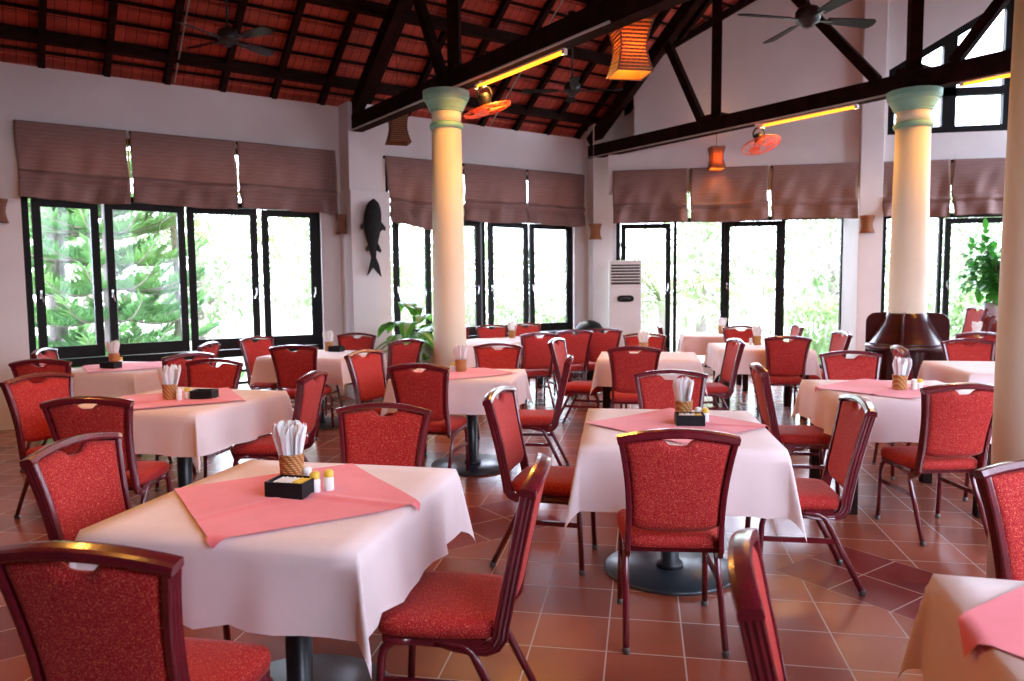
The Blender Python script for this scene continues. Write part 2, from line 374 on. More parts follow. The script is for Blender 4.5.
def wall_with_openings(name, M, length, height, thick, openings, mat='plaster', label=None):
    """wall in frame M: x 0..length, y 0..thick (outwards), openings (x0, x1, z0, z1)"""
    m = MB(); xs = 0.0
    def bx(x0, x1, z0, z1):
        if x1 - x0 > 1e-3 and z1 - z0 > 1e-3: m.box(((x0 + x1) / 2, thick / 2, (z0 + z1) / 2), (x1 - x0, thick, z1 - z0))
    for x0, x1, z0, z1 in sorted(openings):
        bx(xs, x0, 0, height); bx(x0, x1, 0, z0); bx(x0, x1, z1, height); xs = x1
    bx(xs, length, 0, height)
    o = m.build(name, mat, None, M); tag(o, label, kind='structure'); return o

WE1, WE2 = (0.42, 3.88), (4.86, 8.40)
WTOP, WBOT = 3.34, 0.10
E_END = (-1.01 + 13.2) * q + 0.12
wall_with_openings('wall_left', M_E(E_MIN, 0), E_END - E_MIN, 4.03, 0.12, [(a - E_MIN, b - E_MIN, WBOT, WTOP) for a, b in (WE1, WE2)], label='long white eave wall with two rows of blinds')
XR0 = -1.01
WR1, WR2 = (-0.46, 3.29), (3.84, 6.9)
wall_with_openings('wall_back', M_R(XR0, 0), X_MAX - XR0 + .2, 3.62, 0.24, [(a - XR0, b - XR0, WBOT, WTOP) for a, b in (WR1, WR2)], label='white wall of glass doors under the gable')
# upper part of the back wall: stands forward of the doors on a soffit and rises to the roof slope
def zt(x): return roof_z((UP_Y - x) * q) + 0.03
m = MB()
UW0, UW1, UWB = 3.63, 5.32, 3.76
def slant(x): return 4.72 + (x - 3.63) * 0.59
m.prism([(-.15, 3.62), (UW0, 3.62), (UW0, zt(UW0)), (-.15, zt(-.15))], UP_Y, UP_Y + .2)
m.prism([(UW0, 3.62), (UW1, 3.62), (UW1, UWB), (UW0, UWB)], UP_Y, UP_Y + .2)
m.prism([(UW0, slant(UW0)), (UW1, slant(UW1)), (UW1, zt(UW1)), (UW0, zt(UW0))], UP_Y, UP_Y + .2)
m.prism([(UW1, 3.62), (X_MAX + .2, 3.62), (X_MAX + .2, zt(6.0)), (6.18, zt(6.18)), (UW1, zt(UW1))], UP_Y, UP_Y + .2)
m.box(((X_MAX + .05) / 2, UP_Y + .6, 3.66), (X_MAX + .35, 0.85, 0.08))
m.box(((X_MAX + .2 - .56) / 2, UP_Y + .1, 3.31), (X_MAX + .2 + .56, .2, .62))
m.box((-.08, UP_Y + .55, 4.4), (.16, 0.9, 1.55))
m.prism([(XR0 - .05, 3.6), (-.1, 3.6), (-.1, 5.1), (XR0 - .05, 4.3)], WALL_Y, WALL_Y + .2)
tag(m.build('wall_gable', 'plaster'), 'tall white gable wall above the doors', kind='structure')
m = MB(); m.box((3.40, UP_Y + .36, 3.3), (.33, .92, 6.6)); tag(bevel_mod(m.build('pillar', 'plaster'), .008), 'square white pier between the two door bays', kind='structure')
m = MB(); m.box((0, 0, 2.1), (.34, .34, 4.2)); o = m.build('pillar', 'plaster', None, at(-.72, 13.02, 0, 20)); tag(o, 'white corner pier beside the air conditioner', kind='structure')
# pier on the eave wall carrying the wooden fish
m = MB(); m.box((0, -.16, 2.02), (.50, .32, 4.04), M=None); m.box((0.02, -.19, 1.43), (.58, .42, 2.86))
o = m.build('pillar', 'plaster', None, M_E(4.42, 0)); tag(bevel_mod(o, .006), 'white pier with a wider lower block under the first beam', kind='structure')
# remaining sides of the pavilion, unseen, with windows placed and sized for the light they let in
def side_wall(name, p0, p1, h, ops, label, mat='plaster'):
    p0, p1 = Vector(p0), Vector(p1); d = p1 - p0; L_ = d.length
    M = Matrix.Rotation(math.atan2(d.y, d.x), 4, 'Z'); M.translation = p0
    wall_with_openings(name, M, L_, h, 0.24, ops, mat, label)
    return M, ops
SIDES = []
SIDES.append(side_wall('wall_right', (X_MAX, 13.3, 0), (X_MAX, 5.1, 0), 8.4, [(.9, 3.5, .3, 6.0), (4.6, 7.0, .3, 3.2)], 'white side wall with wide windows'))
SIDES.append(side_wall('wall_front', es(13.0, S_MIN), es(E_MIN, S_MIN), 4.2, [(4.3, 6.4, .3, 2.4), (6.9, 9.8, 1.2, 4.1), (10.2, 12.3, 1.5, 4.1)], 'white long wall with wide windows'))
SIDES.append(side_wall('wall_entrance', es(E_MIN, S_MIN), es(E_MIN, WALL_S + .2), 4.2, [], 'unseen end wall, coloured dark to cut bounce light', 'dark_end_wall'))  # unseen wall, made dark to keep bounce light off the left side
m = MB(); pts = [es(E_MIN, S_MIN), es(E_MIN, WALL_S), ]
m.add([es(E_MIN, S_MIN, 4.1), es(E_MIN, WALL_S + .2, 4.1), es(E_MIN, 4.4, roof_z(4.4) + .1)] + [es(E_MIN - .2, S_MIN, 4.1), es(E_MIN - .2, WALL_S + .2, 4.1), es(E_MIN - .2, 4.4, roof_z(4.4) + .1)],
      [(0, 1, 2), (5, 4, 3), (0, 3, 4, 1), (1, 4, 5, 2), (2, 5, 3, 0)])
tag(m.build('wall_end_gable', 'plaster'), 'white end gable', kind='structure')

def portal(M, w, h):
    ld = bpy.data.lights.new('daylight_portal', 'AREA'); ld.shape = 'RECTANGLE'; ld.size = w; ld.size_y = h; ld.cycles.is_portal = True
    o = bpy.data.objects.new('daylight_portal', ld); COL.objects.link(o); o.matrix_world = M; return o
def portal_on(M, x0, x1, z0, z1, y):                     # M: wall frame with +y outwards; portal faces -y (into the room)
    T = Matrix.Translation(((x0 + x1) / 2, y, (z0 + z1) / 2)) @ Matrix.Rotation(R(-90), 4, 'X')
    portal(M @ T, x1 - x0, z1 - z0)

# ------------------------------------------------------------------ windows
def leaf(parent, x0, x1, z0, z1, ang, hinge, handle_side, y=0.0):
    w = x1 - x0; st = 0.085
    hx = x0 if hinge < 0 else x1
    M = Matrix.Translation((hx, y, 0)) @ Matrix.Rotation(R(ang), 4, 'Z')
    sgn = 1 if hinge < 0 else -1
    a, b = (0, w) if sgn > 0 else (-w, 0)
    m = MB()
    m.box((a + st / 2, 0, (z0 + z1) / 2), (st, .05, z1 - z0)); m.box((b - st / 2, 0, (z0 + z1) / 2), (st, .05, z1 - z0))
    m.box(((a + b) / 2, 0, z1 - st / 2), (b - a - 2 * st, .05, st)); m.box(((a + b) / 2, 0, z0 + .07), (b - a - 2 * st, .05, .14))
    s = m.build('casement', 'black_frame', parent, M)
    g = MB(); g.box(((a + b) / 2, 0, (z0 + z1) / 2 + .03), (b - a - 2 * st, .008, z1 - z0 - st - .14)); g.build('pane', 'window_glass', s)
    h = MB(); hxp = (a + st / 2) if handle_side < 0 else (b - st / 2); hz = 1.5
    h.box((hxp, -.032, hz), (.025, .014, .10), .004); h.bar((hxp, -.045, hz + .02), (hxp + .02 * (1 if handle_side < 0 else -1), -.05, hz - .09), .014, .014)
    tag(h.build('handle', 'chrome', s), 'chrome handle')
    return s
def glazing(parent, name, rects, y):
    for x0, x1, z0, z1 in rects:
        g = MB(); g.box(((x0 + x1) / 2, y, (z0 + z1) / 2), (x1 - x0, .008, z1 - z0)); g.build(name, 'window_glass', parent)
def window(name, M, w, leaves, mull, ztr, zlow, label, fixed=None):
    """w opening width; leaves (x0,x1,angle,hinge,handle); mull = x of mullions; ztr transom height; zlow bottom rail height"""
    root = empty(name, M, label, kind='structure')
    m = MB(); t = .07; y = .10
    for x in (t / 2, w - t / 2): m.box((x, y, (WBOT + WTOP) / 2), (t, .1, WTOP - WBOT))
    for z in (WBOT + t / 2, WTOP - t / 2): m.box((w / 2, y, z), (w - 2 * t, .1, t))
    m.box((w / 2, y, ztr), (w - 2 * t, .08, .07))
    for x in mull: m.box((x, y, (WBOT + WTOP) / 2), (.055, .075, WTOP - WBOT - 2 * t))
    if zlow: m.box((w / 2, y, zlow), (w - 2 * t, .08, .10)); 
    m.build('window_frame', 'black_frame', root)
    if zlow:
        b = MB()
        for z in (.30, .46): b.box((w / 2, y, z), (w - 2 * t, .05, .035))
        b.build('guard_rail', 'black_frame', root)
        edges = [t] + sorted(mull) + [w - t]
        glazing(root, 'pane', [(a, b_, WBOT + t, zlow - .05) for a, b_ in zip(edges, edges[1:])], y + .03)
    glazing(root, 'pane', [(t, w - t, ztr + .04, WTOP - t)], y + .02)
    for x0, x1, ang, hg, hs in leaves: leaf(root, x0, x1, (zlow + .06) if zlow else .2, ztr - .045, ang, hg, hs, y - .02)
    for x0, x1, z0 in (fixed or []): glazing(root, 'pane', [(x0, x1, z0, ztr - .03)], y + .02)
    portal_on(M, 0, w, WBOT, WTOP, .3)
    return root
e0 = WE1[0]
window('window_1', M_E(WE1[0], 0), WE1[1] - WE1[0],
       [(.51 - e0, 1.18 - e0, 7, 1, -1), (1.23 - e0, 2.13 - e0, 6, 1, -1), (2.16 - e0, 3.01 - e0, -5, -1, 1), (3.09 - e0, 3.81 - e0, -6, -1, 1)], [], 2.62, .70, 'row of four black casements under brown blinds, a pine outside')
e0 = WE2[0]
window('window_2', M_E(WE2[0], 0), WE2[1] - WE2[0],
       [(4.97 - e0, 5.62 - e0, 6, 1, -1), (5.72 - e0, 6.47 - e0, -6, -1, 1), (6.62 - e0, 7.46 - e0, 6, 1, -1), (7.50 - e0, 8.31 - e0, -6, -1, -1)], [1.72], 2.60, .70, 'row of black casements behind the round column and leafy plant')
x0 = WR1[0]
window('window_3', M_R(WR1[0], 0), WR1[1] - WR1[0],
       [(-.38 - x0, .47 - x0, 5, -1, 1), (1.36 - x0, 2.28 - x0, 0, -1, -1)], [.54 - x0, 1.33 - x0, 2.31 - x0], 2.62, 0, 'tall glass doors behind the air conditioner and far tables', [(.57 - x0, 1.30 - x0, .2), (2.34 - x0, 3.2 - x0, .2)])
x0 = WR2[0]
window('window_4', M_R(WR2[0], 0), WR2[1] - WR2[0],
       [(4.80 - x0, 5.74 - x0, 0, -1, -1)], [4.74 - x0, 5.80 - x0], 2.60, 0, 'glass doors behind the wooden stand and tall potted plant', [(3.92 - x0, 4.70 - x0, .2), (5.84 - x0, 6.8 - x0, .2)])
# slanted gable window
root = empty('window_5', Matrix.Translation((UW0, UP_Y, 0)), 'dark framed gable window with a sloping head', kind='structure')
w = UW1 - UW0; m = MB(); t = .10; y0, y1 = .02, .12
sl = lambda x: slant(UW0 + x)
m.prism([(0, UWB), (w, UWB), (w, UWB + t), (0, UWB + t)], y0, y1)
m.prism([(0, UWB + t), (t, UWB + t), (t, sl(t) - .12), (0, sl(0))], y0, y1)
m.prism([(w - t, UWB + t), (w, UWB + t), (w, sl(w)), (w - t, sl(w - t) - .12)], y0, y1)
m.prism([(0, sl(0)), (t, sl(t) - .12), (w - t, sl(w - t) - .12), (w, sl(w))], y0, y1)
m.prism([(.76, UWB + t), (.95, UWB + t), (.95, sl(.95) - .12), (.76, sl(.76) - .12)], y0, y1)
m.prism([(t, 4.30), (w - t, 4.30), (w - t, 4.42), (t, 4.42)], y0, y1)
m.build('window_frame', 'black_frame', root)
g = MB(); g.prism([(t, UWB + t), (w - t, UWB + t), (w - t, sl(w - t) - .1), (t, sl(t) - .1)], .08, .088); g.build('pane', 'window_glass', root)
portal_on(Matrix.Translation((UW0, UP_Y, 0)), 0, w, UWB, sl(w), .3)
wn = 6
for M, ops in SIDES:
    for x0, x1, z0, z1 in ops:
        rt_ = empty('window_%d' % wn, M @ Matrix.Translation((x0, 0, 0)), 'unseen wide window in a side of the room, sized for its light', kind='structure'); wn += 1
        w = x1 - x0; m = MB()
        for x in (.035, w / 2, w - .035): m.box((x, .12, (z0 + z1) / 2), (.07, .08, z1 - z0))
        for z in (z0 + .035, z1 - .035): m.box((w / 2, .12, z), (w, .08, .07))
        m.build('window_frame', 'black_frame', rt_)
        glazing(rt_, 'pane', [(.07, w - .07, z0 + .07, z1 - .07)], .12)
        portal_on(M, x0, x1, z0, z1, .3)

# ------------------------------------------------------------------ roof: clay tiles on battens, rafters, purlins
YCUT = WALL_Y + .2
roof = empty('ceiling', None, 'dark red clay tile roof on brown rafters, seen from below', kind='structure')
pitch = 0.27; ps = pitch / math.sqrt(1 + SL * SL)
vs_, fs, uvs = [], [], []
def strip(e0, e1, s0, z0, s1, z1, row):
    o = len(vs_); vs_.extend([es(e0, s0, z0), es(e1, s0, z0), es(e1, s1, z1), es(e0, s1, z1)]); fs.append((o, o + 1, o + 2, o + 3))
    uvs.append([(e0 / .115, row), (e1 / .115, row), (e1 / .115, row + .97), (e0 / .115, row + .97)])
nrow = int((WALL_S + .45 - 4.4) / ps) + 1
for side in (0, 1):
    for j in range(nrow):
        sa = WALL_S + .45 - j * ps; sb = sa - ps
        za, zb = roof_z(sa), roof_z(sb)
        if side: sa, sb = 8.8 - sa, 8.8 - sb
        zl = za + .045
        strip(-3.6, 17, sa, zl - .03, sb, zb - .045 + .03, j)
        strip(-3.6, 17, sb, zb - .015, sb, zb + .015, j)
me = bpy.data.meshes.new('roof_tiles'); me.from_pydata([v[:] for v in vs_], [], fs)
ul = me.uv_layers.new(name='UVMap'); k = 0
for u4 in uvs:
    for u in u4: ul.data[k].uv = u; k += 1
bm = bmesh.new(); bm.from_mesh(me)
bmesh.ops.bisect_plane(bm, geom=bm.verts[:] + bm.edges[:] + bm.faces[:], plane_co=(0, YCUT, 0), plane_no=(0, 1, 0), clear_outer=True)
bmesh.ops.bisect_plane(bm, geom=bm.verts[:] + bm.edges[:] + bm.faces[:], plane_co=(X_MAX + .6, 0, 0), plane_no=(1, 0, 0), clear_outer=True)
bm.to_mesh(me); bm.free(); me.materials.append(MATS['roof_tile_clay'])
o = bpy.data.objects.new('roof_tiles', me); COL.objects.link(o); o.parent = roof
for i in range(-2, 20):                                     # rafters
    e = .69 + .65 * i
    s1 = min(WALL_S + .35, YCUT / q - .1 - e)
    if s1 < 4.6: continue
    d = -.085
    MB().bar(es(e, s1, roof_z(s1) + d), es(e, 4.4, roof_z(4.4) + d), .07, .09).build('rafter', 'dark_wood', roof)
j = 0
while True:                                                 # battens
    s = WALL_S + .15 - j * ps; j += 1
    if s < 4.5: break
    e1 = min(YCUT / q - .1 - s, 14)
    MB().bar(es(-3.2, s, roof_z(s) - .028), es(e1, s, roof_z(s) - .028), .035, .03, up=(0, 0, 1)).build('batten', 'dark_wood', roof)
for s in (8.75, 7.30, 5.7, 4.4):                            # purlins
    e1 = YCUT / q - .15 - s
    MB().bar(es(-3.2, s, roof_z(s) - .19), es(e1, s, roof_z(s) - .19), .11, .14).build('purlin', 'dark_wood', roof)
MB().bar(es(-3.2, WALL_S - .28, roof_z(WALL_S - .28) - .10), es(YCUT / q - .15 - WALL_S, WALL_S - .28, roof_z(WALL_S - .28) - .10), .11, .10).build('wall_plate', 'dark_wood', roof)
for e, sa, sb in ((2.06, 10.0, 5.5), (6.66, 10.0, 5.2)):
    m = MB(); m.tube([es(e, sa, roof_z(sa) - .15), es(e, sb, roof_z(sb) - .15)], .011, 6); m.build('conduit', 'cable', roof)
# barge board along the back wall
MB().bar((0, UP_Y - .04, roof_z((UP_Y) * q) - .10), (6.0, UP_Y - .04, roof_z((UP_Y - 6.0) * q) - .10), .07, .10).build('barge_board', 'dark_wood', roof)

def chord_z(s): return 4.08 + SL * (9.437 - s) + .095       # centre of the top chord
def truss(k, name_label, smax):
    T = empty('roof_truss', None, name_label, kind='structure')
    P = lambda s, z: es(k, s, z)
    MB().bar(P(smax, 3.755), P(-1.2, 3.755), .15, .21).build('tie_beam', 'beam_wood', T)
    MB().bar(P(smax, chord_z(smax)), P(4.4, chord_z(4.4)), .13, .19).build('top_chord', 'beam_wood', T)
    MB().bar(P(-1.2, chord_z(10.0)), P(4.4, chord_z(4.4)), .13, .19).build('top_chord', 'beam_wood', T)
    for s in (7.14, 4.4, 1.66):
        MB().bar(P(s, 3.86), P(s, chord_z(s if s >= 4.4 else 8.8 - s) - .05), .12, .13).build('post', 'beam_wood', T)
        MB().box((0, 0, 0), (.20, .30, .05)).build('post_shoe', 'beam_wood', T, Matrix.Translation(P(s, 3.88)) @ Matrix.Rotation(PI / 4, 4, 'Z'))
    for a, b in (((7.40, 3.87), (8.08, chord_z(8.08) - .05)), ((4.82, 3.87), (6.72, 6.07)), ((3.98, 3.87), (2.08, 6.07)), ((1.40, 3.87), (.72, chord_z(8.08) - .05))):
        MB().bar(P(*a), P(*b), .09, .11).build('brace', 'beam_wood', T)
    m = MB(); nn = es(1, 0) * .085
    m.tube([P(smax - .05, 3.66) - nn, P(4.6, 3.66) - nn], .012, 6); m.build('conduit', 'cable', T)
    return T
truss(4.30, 'nearer dark timber roof truss resting on the left round column', 9.78)
truss(0.0, 'dark timber roof truss directly above the camera', 9.78)
truss(8.55, 'farther dark timber roof truss over the round column at the wooden stand', 9.78)

# ------------------------------------------------------------------ round columns
def column(x, y, r, label):
    C = empty('pillar', at(x, y), label, kind='structure')
    H = 3.65
    MB().lathe([(r * 1.05, .10), (r * 1.05, 1.2), (r * 1.0, 2.2), (r * .93, 3.26)], 40).build('shaft', 'column_paint', C)
    MB().lathe([(r * 1.12, 0), (r * 1.12, .07), (r * 1.07, .10)], 40).build('base', 'column_paint', C)
    prof = [(r * .93, 3.25), (r * 1.03, 3.255), (r * 1.08, 3.28), (r * 1.03, 3.305), (r * .95, 3.32)]
    MB().lathe(prof, 40).build('astragal', 'mint_paint', C)
    MB().lathe([(r * .93, 3.32), (r * .93, 3.44)], 40).build('neck', 'column_paint', C)
    MB().lathe([(r * .95, 3.43), (r * 1.02, 3.435), (r * 1.04, 3.455), (r * 1.10, 3.46), (r * 1.16, 3.49), (r * 1.27, 3.525), (r * 1.29, 3.53), (r * 1.30, 3.55), (r * 1.38, 3.555), (r * 1.43, 3.585), (r * 1.46, 3.59), (r * 1.47, 3.65)], 40, None, False).build('capital', 'mint_paint', C)
    return C
column(-2.11, 8.10, .172, 'round cream column with a green capital at centre left')
column(2.94, 9.14, .190, 'round cream column rising from the dark wooden stand')
column(1.85, 3.85, .195, 'round cream column cut by the right edge of the photo')
# ------------------------------------------------------------------ blinds
def blind(M, w, h, label, group, folds=1, sag=0.0, seed=0, skew=0.0, amp=1.0):
    rnd = random.Random(seed)
    nx, nz = 34, 40; vs_ = []; fs = []
    ph = [rnd.uniform(0, 6.28) for _ in range(6)]
    zf = 0.30
    for j in range(nz + 1):
        v = j / nz
        for i in range(nx + 1):
            u = i / nx
            zz = -h * v * (1 + 0.0 * u)
            hang = v ** 1.5
            y = -.08 - .050 * amp * math.sin(6 * u + ph[0] + 2.2 * v) * hang - .034 * amp * math.sin(15 * u + ph[1] - 4 * v) * hang - .017 * amp * math.sin(31 * u + ph[2] + 7 * v) * hang - .016 * amp * math.sin(23 * u * (1 - .4 * v) + 11 * v + ph[5]) * v
            y -= .035 * math.exp(-((v - (1 - zf)) / .04) ** 2) - .03 * math.exp(-((v - (1 - zf) - .05) / .03) ** 2) + .02 * max(0, (v - (1 - zf))) / zf
            zz += .016 * math.sin(4 * u + ph[3]) * hang + sag * (math.sin(PI * u) * -.6 - .4 * (1 - u)) * hang * (1 if sag else 0)
            x = w * u + .006 * math.sin(7 * v + ph[4]) + skew * hang * (1 - u)
            vs_.append((x, y, zz))
    nn = nx + 1
    for j in range(nz):
        for i in range(nx): fs.append((j * nn + i, j * nn + i + 1, (j + 1) * nn + i + 1, (j + 1) * nn + i))
    B = empty('roman_blind', M, label, 'blind', group)
    m = MB(); m.add(vs_, fs, True); o = m.build('blind_fabric', 'blind_fabric', B)
    so = o.modifiers.new('thick', 'SOLIDIFY'); so.thickness = .006
    j0 = int(nz * (1 - zf - .04)); fv = []                   # the lowest pleat hangs as a flap over the panel
    for j in range(j0, nz + 1):
        for i in range(nx + 1):
            x, y, z = vs_[j * nn + i]; t = (j - j0) / (nz - j0)
            fv.append((x, y - .022 - .016 * math.sin(PI * t * .5) * (1 + .5 * math.sin(17 * i / nx + ph[2])), z - .014 * t))
    ff = []
    for j in range(nz - j0):
        for i in range(nx): ff.append((j * nn + i, j * nn + i + 1, (j + 1) * nn + i + 1, (j + 1) * nn + i))
    m = MB(); m.add(fv, ff, True); o = m.build('pleat_flap', 'blind_fabric', B); so = o.modifiers.new('thick', 'SOLIDIFY'); so.thickness = .008
    MB().box((w / 2, -.028, -.01), (w, .045, .035)).build('head_rail', 'dark_wood', B)
    m = MB(); m.tube([(w + .016, -.04, -.05), (w + .018, -.05, -h * .40), (w + .020, -.05, -h * .92)], [.004, .011, .006], 6)
    m.build('pull_cord', 'cord_yellow', B)
    return B
ge, gr = 'roman blinds over the left casement row', 'roman blinds over the casements behind the round column'
ez = 3.41
for i, (a, b, lab) in enumerate(((.40, 1.50, 'brown roman blind at the far left, over the pine window'), (1.54, 2.74, 'brown roman blind in the middle of the left row of three'), (2.77, 4.08, 'brown roman blind next to the pier with the wooden fish'))):
    blind(M_E(a, .0, ez), b - a, .84, lab, ge, seed=i)
for i, (a, b, lab, sg) in enumerate(((4.83, 6.12, 'crumpled mauve roman blind sagging above the big-leaved plant', .22), (6.15, 7.33, 'mauve roman blind just to the right of the left column', .03), (7.36, 8.56, 'mauve roman blind ending in the room corner', .05))):
    blind(M_E(a, .0, ez), b - a, .84, lab, gr, seed=10 + i, sag=sg, skew=.12 if i == 0 else 0, amp=1.6 if i == 0 else 1.0)
for i, (a, b, lab, g) in enumerate(((-.51, .73, 'mauve roman blind above the white air conditioner', 'roman blinds over the glass doors'), (.78, 2.03, 'mauve roman blind below the small lit lantern and round orange fan', 'roman blinds over the glass doors'), (2.08, 3.42, 'mauve roman blind directly left of the white square pier', 'roman blinds over the glass doors'),
                                 (3.80, 4.80, 'mauve roman blind behind the column with the wooden stand', 'roman blinds over the right doors'), (4.84, 6.0, 'mauve roman blind above the tall potted plant', 'roman blinds over the right doors'))):
    blind(Matrix.Translation((a * .936, UP_Y, 3.35)), (b - a) * .936, .82, lab, g, seed=20 + i)

# ------------------------------------------------------------------ chairs
def pad_profile():
    pass
def make_chair():
    C = empty('banquet_chair', at(0, 0), 'x', 'chair', None)
    # seat cushion
    m = MB(); n = 28; vs_ = []; fs = []
    rings = [(.90, .415), (.99, .422), (1.0, .445), (.985, .463), (.93, .474), (.75, .481), (.4, .484)]
    def outl(t, k):
        c, s_ = math.cos(t), math.sin(t)
        e = 0.32
        x = math.copysign(abs(c) ** e, c) * .232; y = math.copysign(abs(s_) ** e, s_) * .215
        x *= (1 - .06 * (y < 0) * abs(y) / .225)
        return x * k, y * k
    N = 40
    for k, z in rings:
        vs_ += [(*outl(2 * PI * i / N, k), z) for i in range(N)]
    for a in range(len(rings) - 1):
        for i in range(N): fs.append((a * N + i, a * N + (i + 1) % N, (a + 1) * N + (i + 1) % N, (a + 1) * N + i))
    fs += [tuple(range(N))[::-1], tuple((len(rings) - 1) * N + i for i in range(N))]
    m.add(vs_, fs, True, Matrix.Translation((0, .018, 0))); m.build('seat', 'chair_fabric', C)
    # backrest outline
    def hw(z): # inner half width
        t = (z - .46) / .44
        return .192 + .040 * max(0, t) ** 1.7 - .010 * math.sin(PI * min(1, max(0, t)) * .9)
    def ly(z):
        return -.195 - (z - .44) * .20 - .05 * max(0, (z - .60)) ** 1.3
    def curve(x, z): return -.014 * (1 - (x / .24) ** 2)
    # pad: grid
    nu, nv = 24, 16; front = []; back = []
    def ztop(x):
        base = .892 + .024 * (1 - (x / .24) ** 2)
        ax = abs(x)
        dip = .034 * (1 if ax < .035 else max(0, 1 - (ax - .035) / .035))
        return base - dip
    def zbot(x): return .506 + .030 * (abs(x) / .2) ** 5
    for j in range(nv + 1):
        for i in range(nu + 1):
            a = -1 + 2 * i / nu
            v = j / nv
            xg = a * .2
            z0 = zbot(a * .19); zz = z0 + (ztop(a * .232) - z0) * v
            x = a * hw(zz)
            edge = min(1, (1 - abs(a)) / .12) ; ev = min(1, min(v, 1 - v) / .08)
            th = .010 + .012 * math.sqrt(max(0, min(edge, 1))) * math.sqrt(max(0, ev)); tb = th
            yc = ly(zz) + curve(x, zz)
            front.append((x, yc + th, zz)); back.append((x, yc - tb, zz))
    n1 = nu + 1; off = len(front); vs_ = front + back; fs = []
    for j in range(nv):
        for i in range(nu):
            p = j * n1 + i
            fs.append((p, p + 1, p + n1 + 1, p + n1)); fs.append((off + p, off + p + n1, off + p + n1 + 1, off + p + 1))
    bd = [i for i in range(n1)] + [j * n1 + nu for j in range(1, nv + 1)] + [nv * n1 + i for i in range(nu - 1, -1, -1)] + [j * n1 for j in range(nv - 1, 0, -1)]
    for a, b in zip(bd, bd[1:] + bd[:1]): fs.append((a, off + a, off + b, b))
    m = MB(); m.add(vs_, fs, True); m.build('backrest', 'chair_fabric', C)
    # frame: two side posts bending under the seat, and an arched top rail
    m = MB()
    ribs = [(-.012, -.024), (-.012, .024), (-.007, .026), (.007, .026), (.012, .022), (.010, .015), (.013, .008), (.010, 0), (.013, -.008), (.010, -.015), (.012, -.022), (.007, -.026), (-.007, -.026)]
    for sg in (-1, 1):
        zs = [.905 - .03 * i for i in range(16)]
        pts = [(sg * (hw(z) + .012), ly(z) + curve(hw(z), z) , z) for z in zs]
        z, yb = zs[-1], pts[-1][1]; xb = pts[-1][0]
        pts += [(xb, yb + .004, .425), (sg * .205, yb + .022, .398), (sg * .205, yb + .055, .382), (sg * .205, yb + .10, .380), (sg * .205, yb + .16, .386), (sg * .205, .0, .396), (sg * .205, .18, .400)]
        rads = [1.0] * 17 + [.9, .75, .6, .5, .42, .40]
        # sweep with changing depth
        nP = len(ribs); vv = []; ff = []; V = [Vector(p) for p in pts]
        for i, p in enumerate(V):
            t = (V[min(i + 1, len(V) - 1)] - V[max(i - 1, 0)]).normalized()
            x = Vector((sg, 0, 0)); x = (x - t * x.dot(t)).normalized(); y = t.cross(x)
            vv += [p + x * u + y * (v_ * rads[i]) for u, v_ in ribs]
        for i in range(len(V) - 1):
            for k2 in range(nP): ff.append((i * nP + k2, i * nP + (k2 + 1) % nP, (i + 1) * nP + (k2 + 1) % nP, (i + 1) * nP + k2))
        ff += [tuple(range(nP))[::-1], tuple((len(V) - 1) * nP + k2 for k2 in range(nP))]
        m.add(vv, ff)
    pts = []
    for i in range(25):
        x = -.257 + .514 * i / 24
        z = .905 + .030 * (1 - (x / .25) ** 2)
        pts.append((x, ly(z) + curve(min(.24, abs(x)), z), z))
    prof = [(-.026, -.013), (.026, -.013), (.028, -.006), (.024, .012), (.012, .015), (-.012, .015), (-.024, .012), (-.028, -.006)]
    V = [Vector(p) for p in pts]; vv = []; ff = []; nP = len(prof)
    for i, p in enumerate(V):
        t = (V[min(i + 1, 24)] - V[max(i - 1, 0)]).normalized()
        yv = Vector((0, 1, .2)); yv = (yv - t * yv.dot(t)).normalized(); up = t.cross(yv) * -1
        if up.z < 0: up = -up
        vv += [p + yv * u + up * v_ for u, v_ in prof]
    for i in range(24):
        for k2 in range(nP): ff.append((i * nP + k2, i * nP + (k2 + 1) % nP, (i + 1) * nP + (k2 + 1) % nP, (i + 1) * nP + k2))
    ff += [tuple(range(nP))[::-1], tuple(24 * nP + k2 for k2 in range(nP))]
    m.add(vv, ff); m.build('back_frame', 'chair_frame', C)
    # seat frame
    m = MB()
    for a, b in (((-.205, .19, .402), (.205, .19, .402)), ((-.205, -.14, .402), (.205, -.14, .402)), ((-.205, -.14, .405), (-.205, .19, .405)), ((.205, -.14, .405), (.205, .19, .405))):
        m.bar(a, b, .022, .026)
    m.build('seat_frame', 'chair_frame', C)
    for sg in (-1, 1):
        for fr in (1, 0):
            m = MB()
            if fr: pts = [(sg * .205, .10, .400), (sg * .205, .165, .396), (sg * .206, .195, .37), (sg * .208, .205, .33), (sg * .212, .222, .02)]
            else: pts = [(sg * .205, .02, .398), (sg * .205, -.07, .392), (sg * .206, -.105, .37), (sg * .207, -.125, .33), (sg * .216, -.285, .02)]
            m.tube(pts, .0150, 8); lg = m.build('leg', 'chair_frame', C)
            e = pts[-1]; m = MB(); m.lathe([(.015, 0), (.017, .004), (.017, .024), (.015, .027)], 10, Matrix.Translation((e[0], e[1] - (.003 if not fr else -.001), 0)))
            tag(m.build('foot_cap', 'cap_metal', lg), 'dull chrome foot cap')
        m = MB(); m.bar((sg * .211, -.16, .262), (sg * .210, .21, .262), .014, .024); m.build('stretcher', 'chair_frame', C)
    return C

G = lambda t: 'chairs around the ' + t
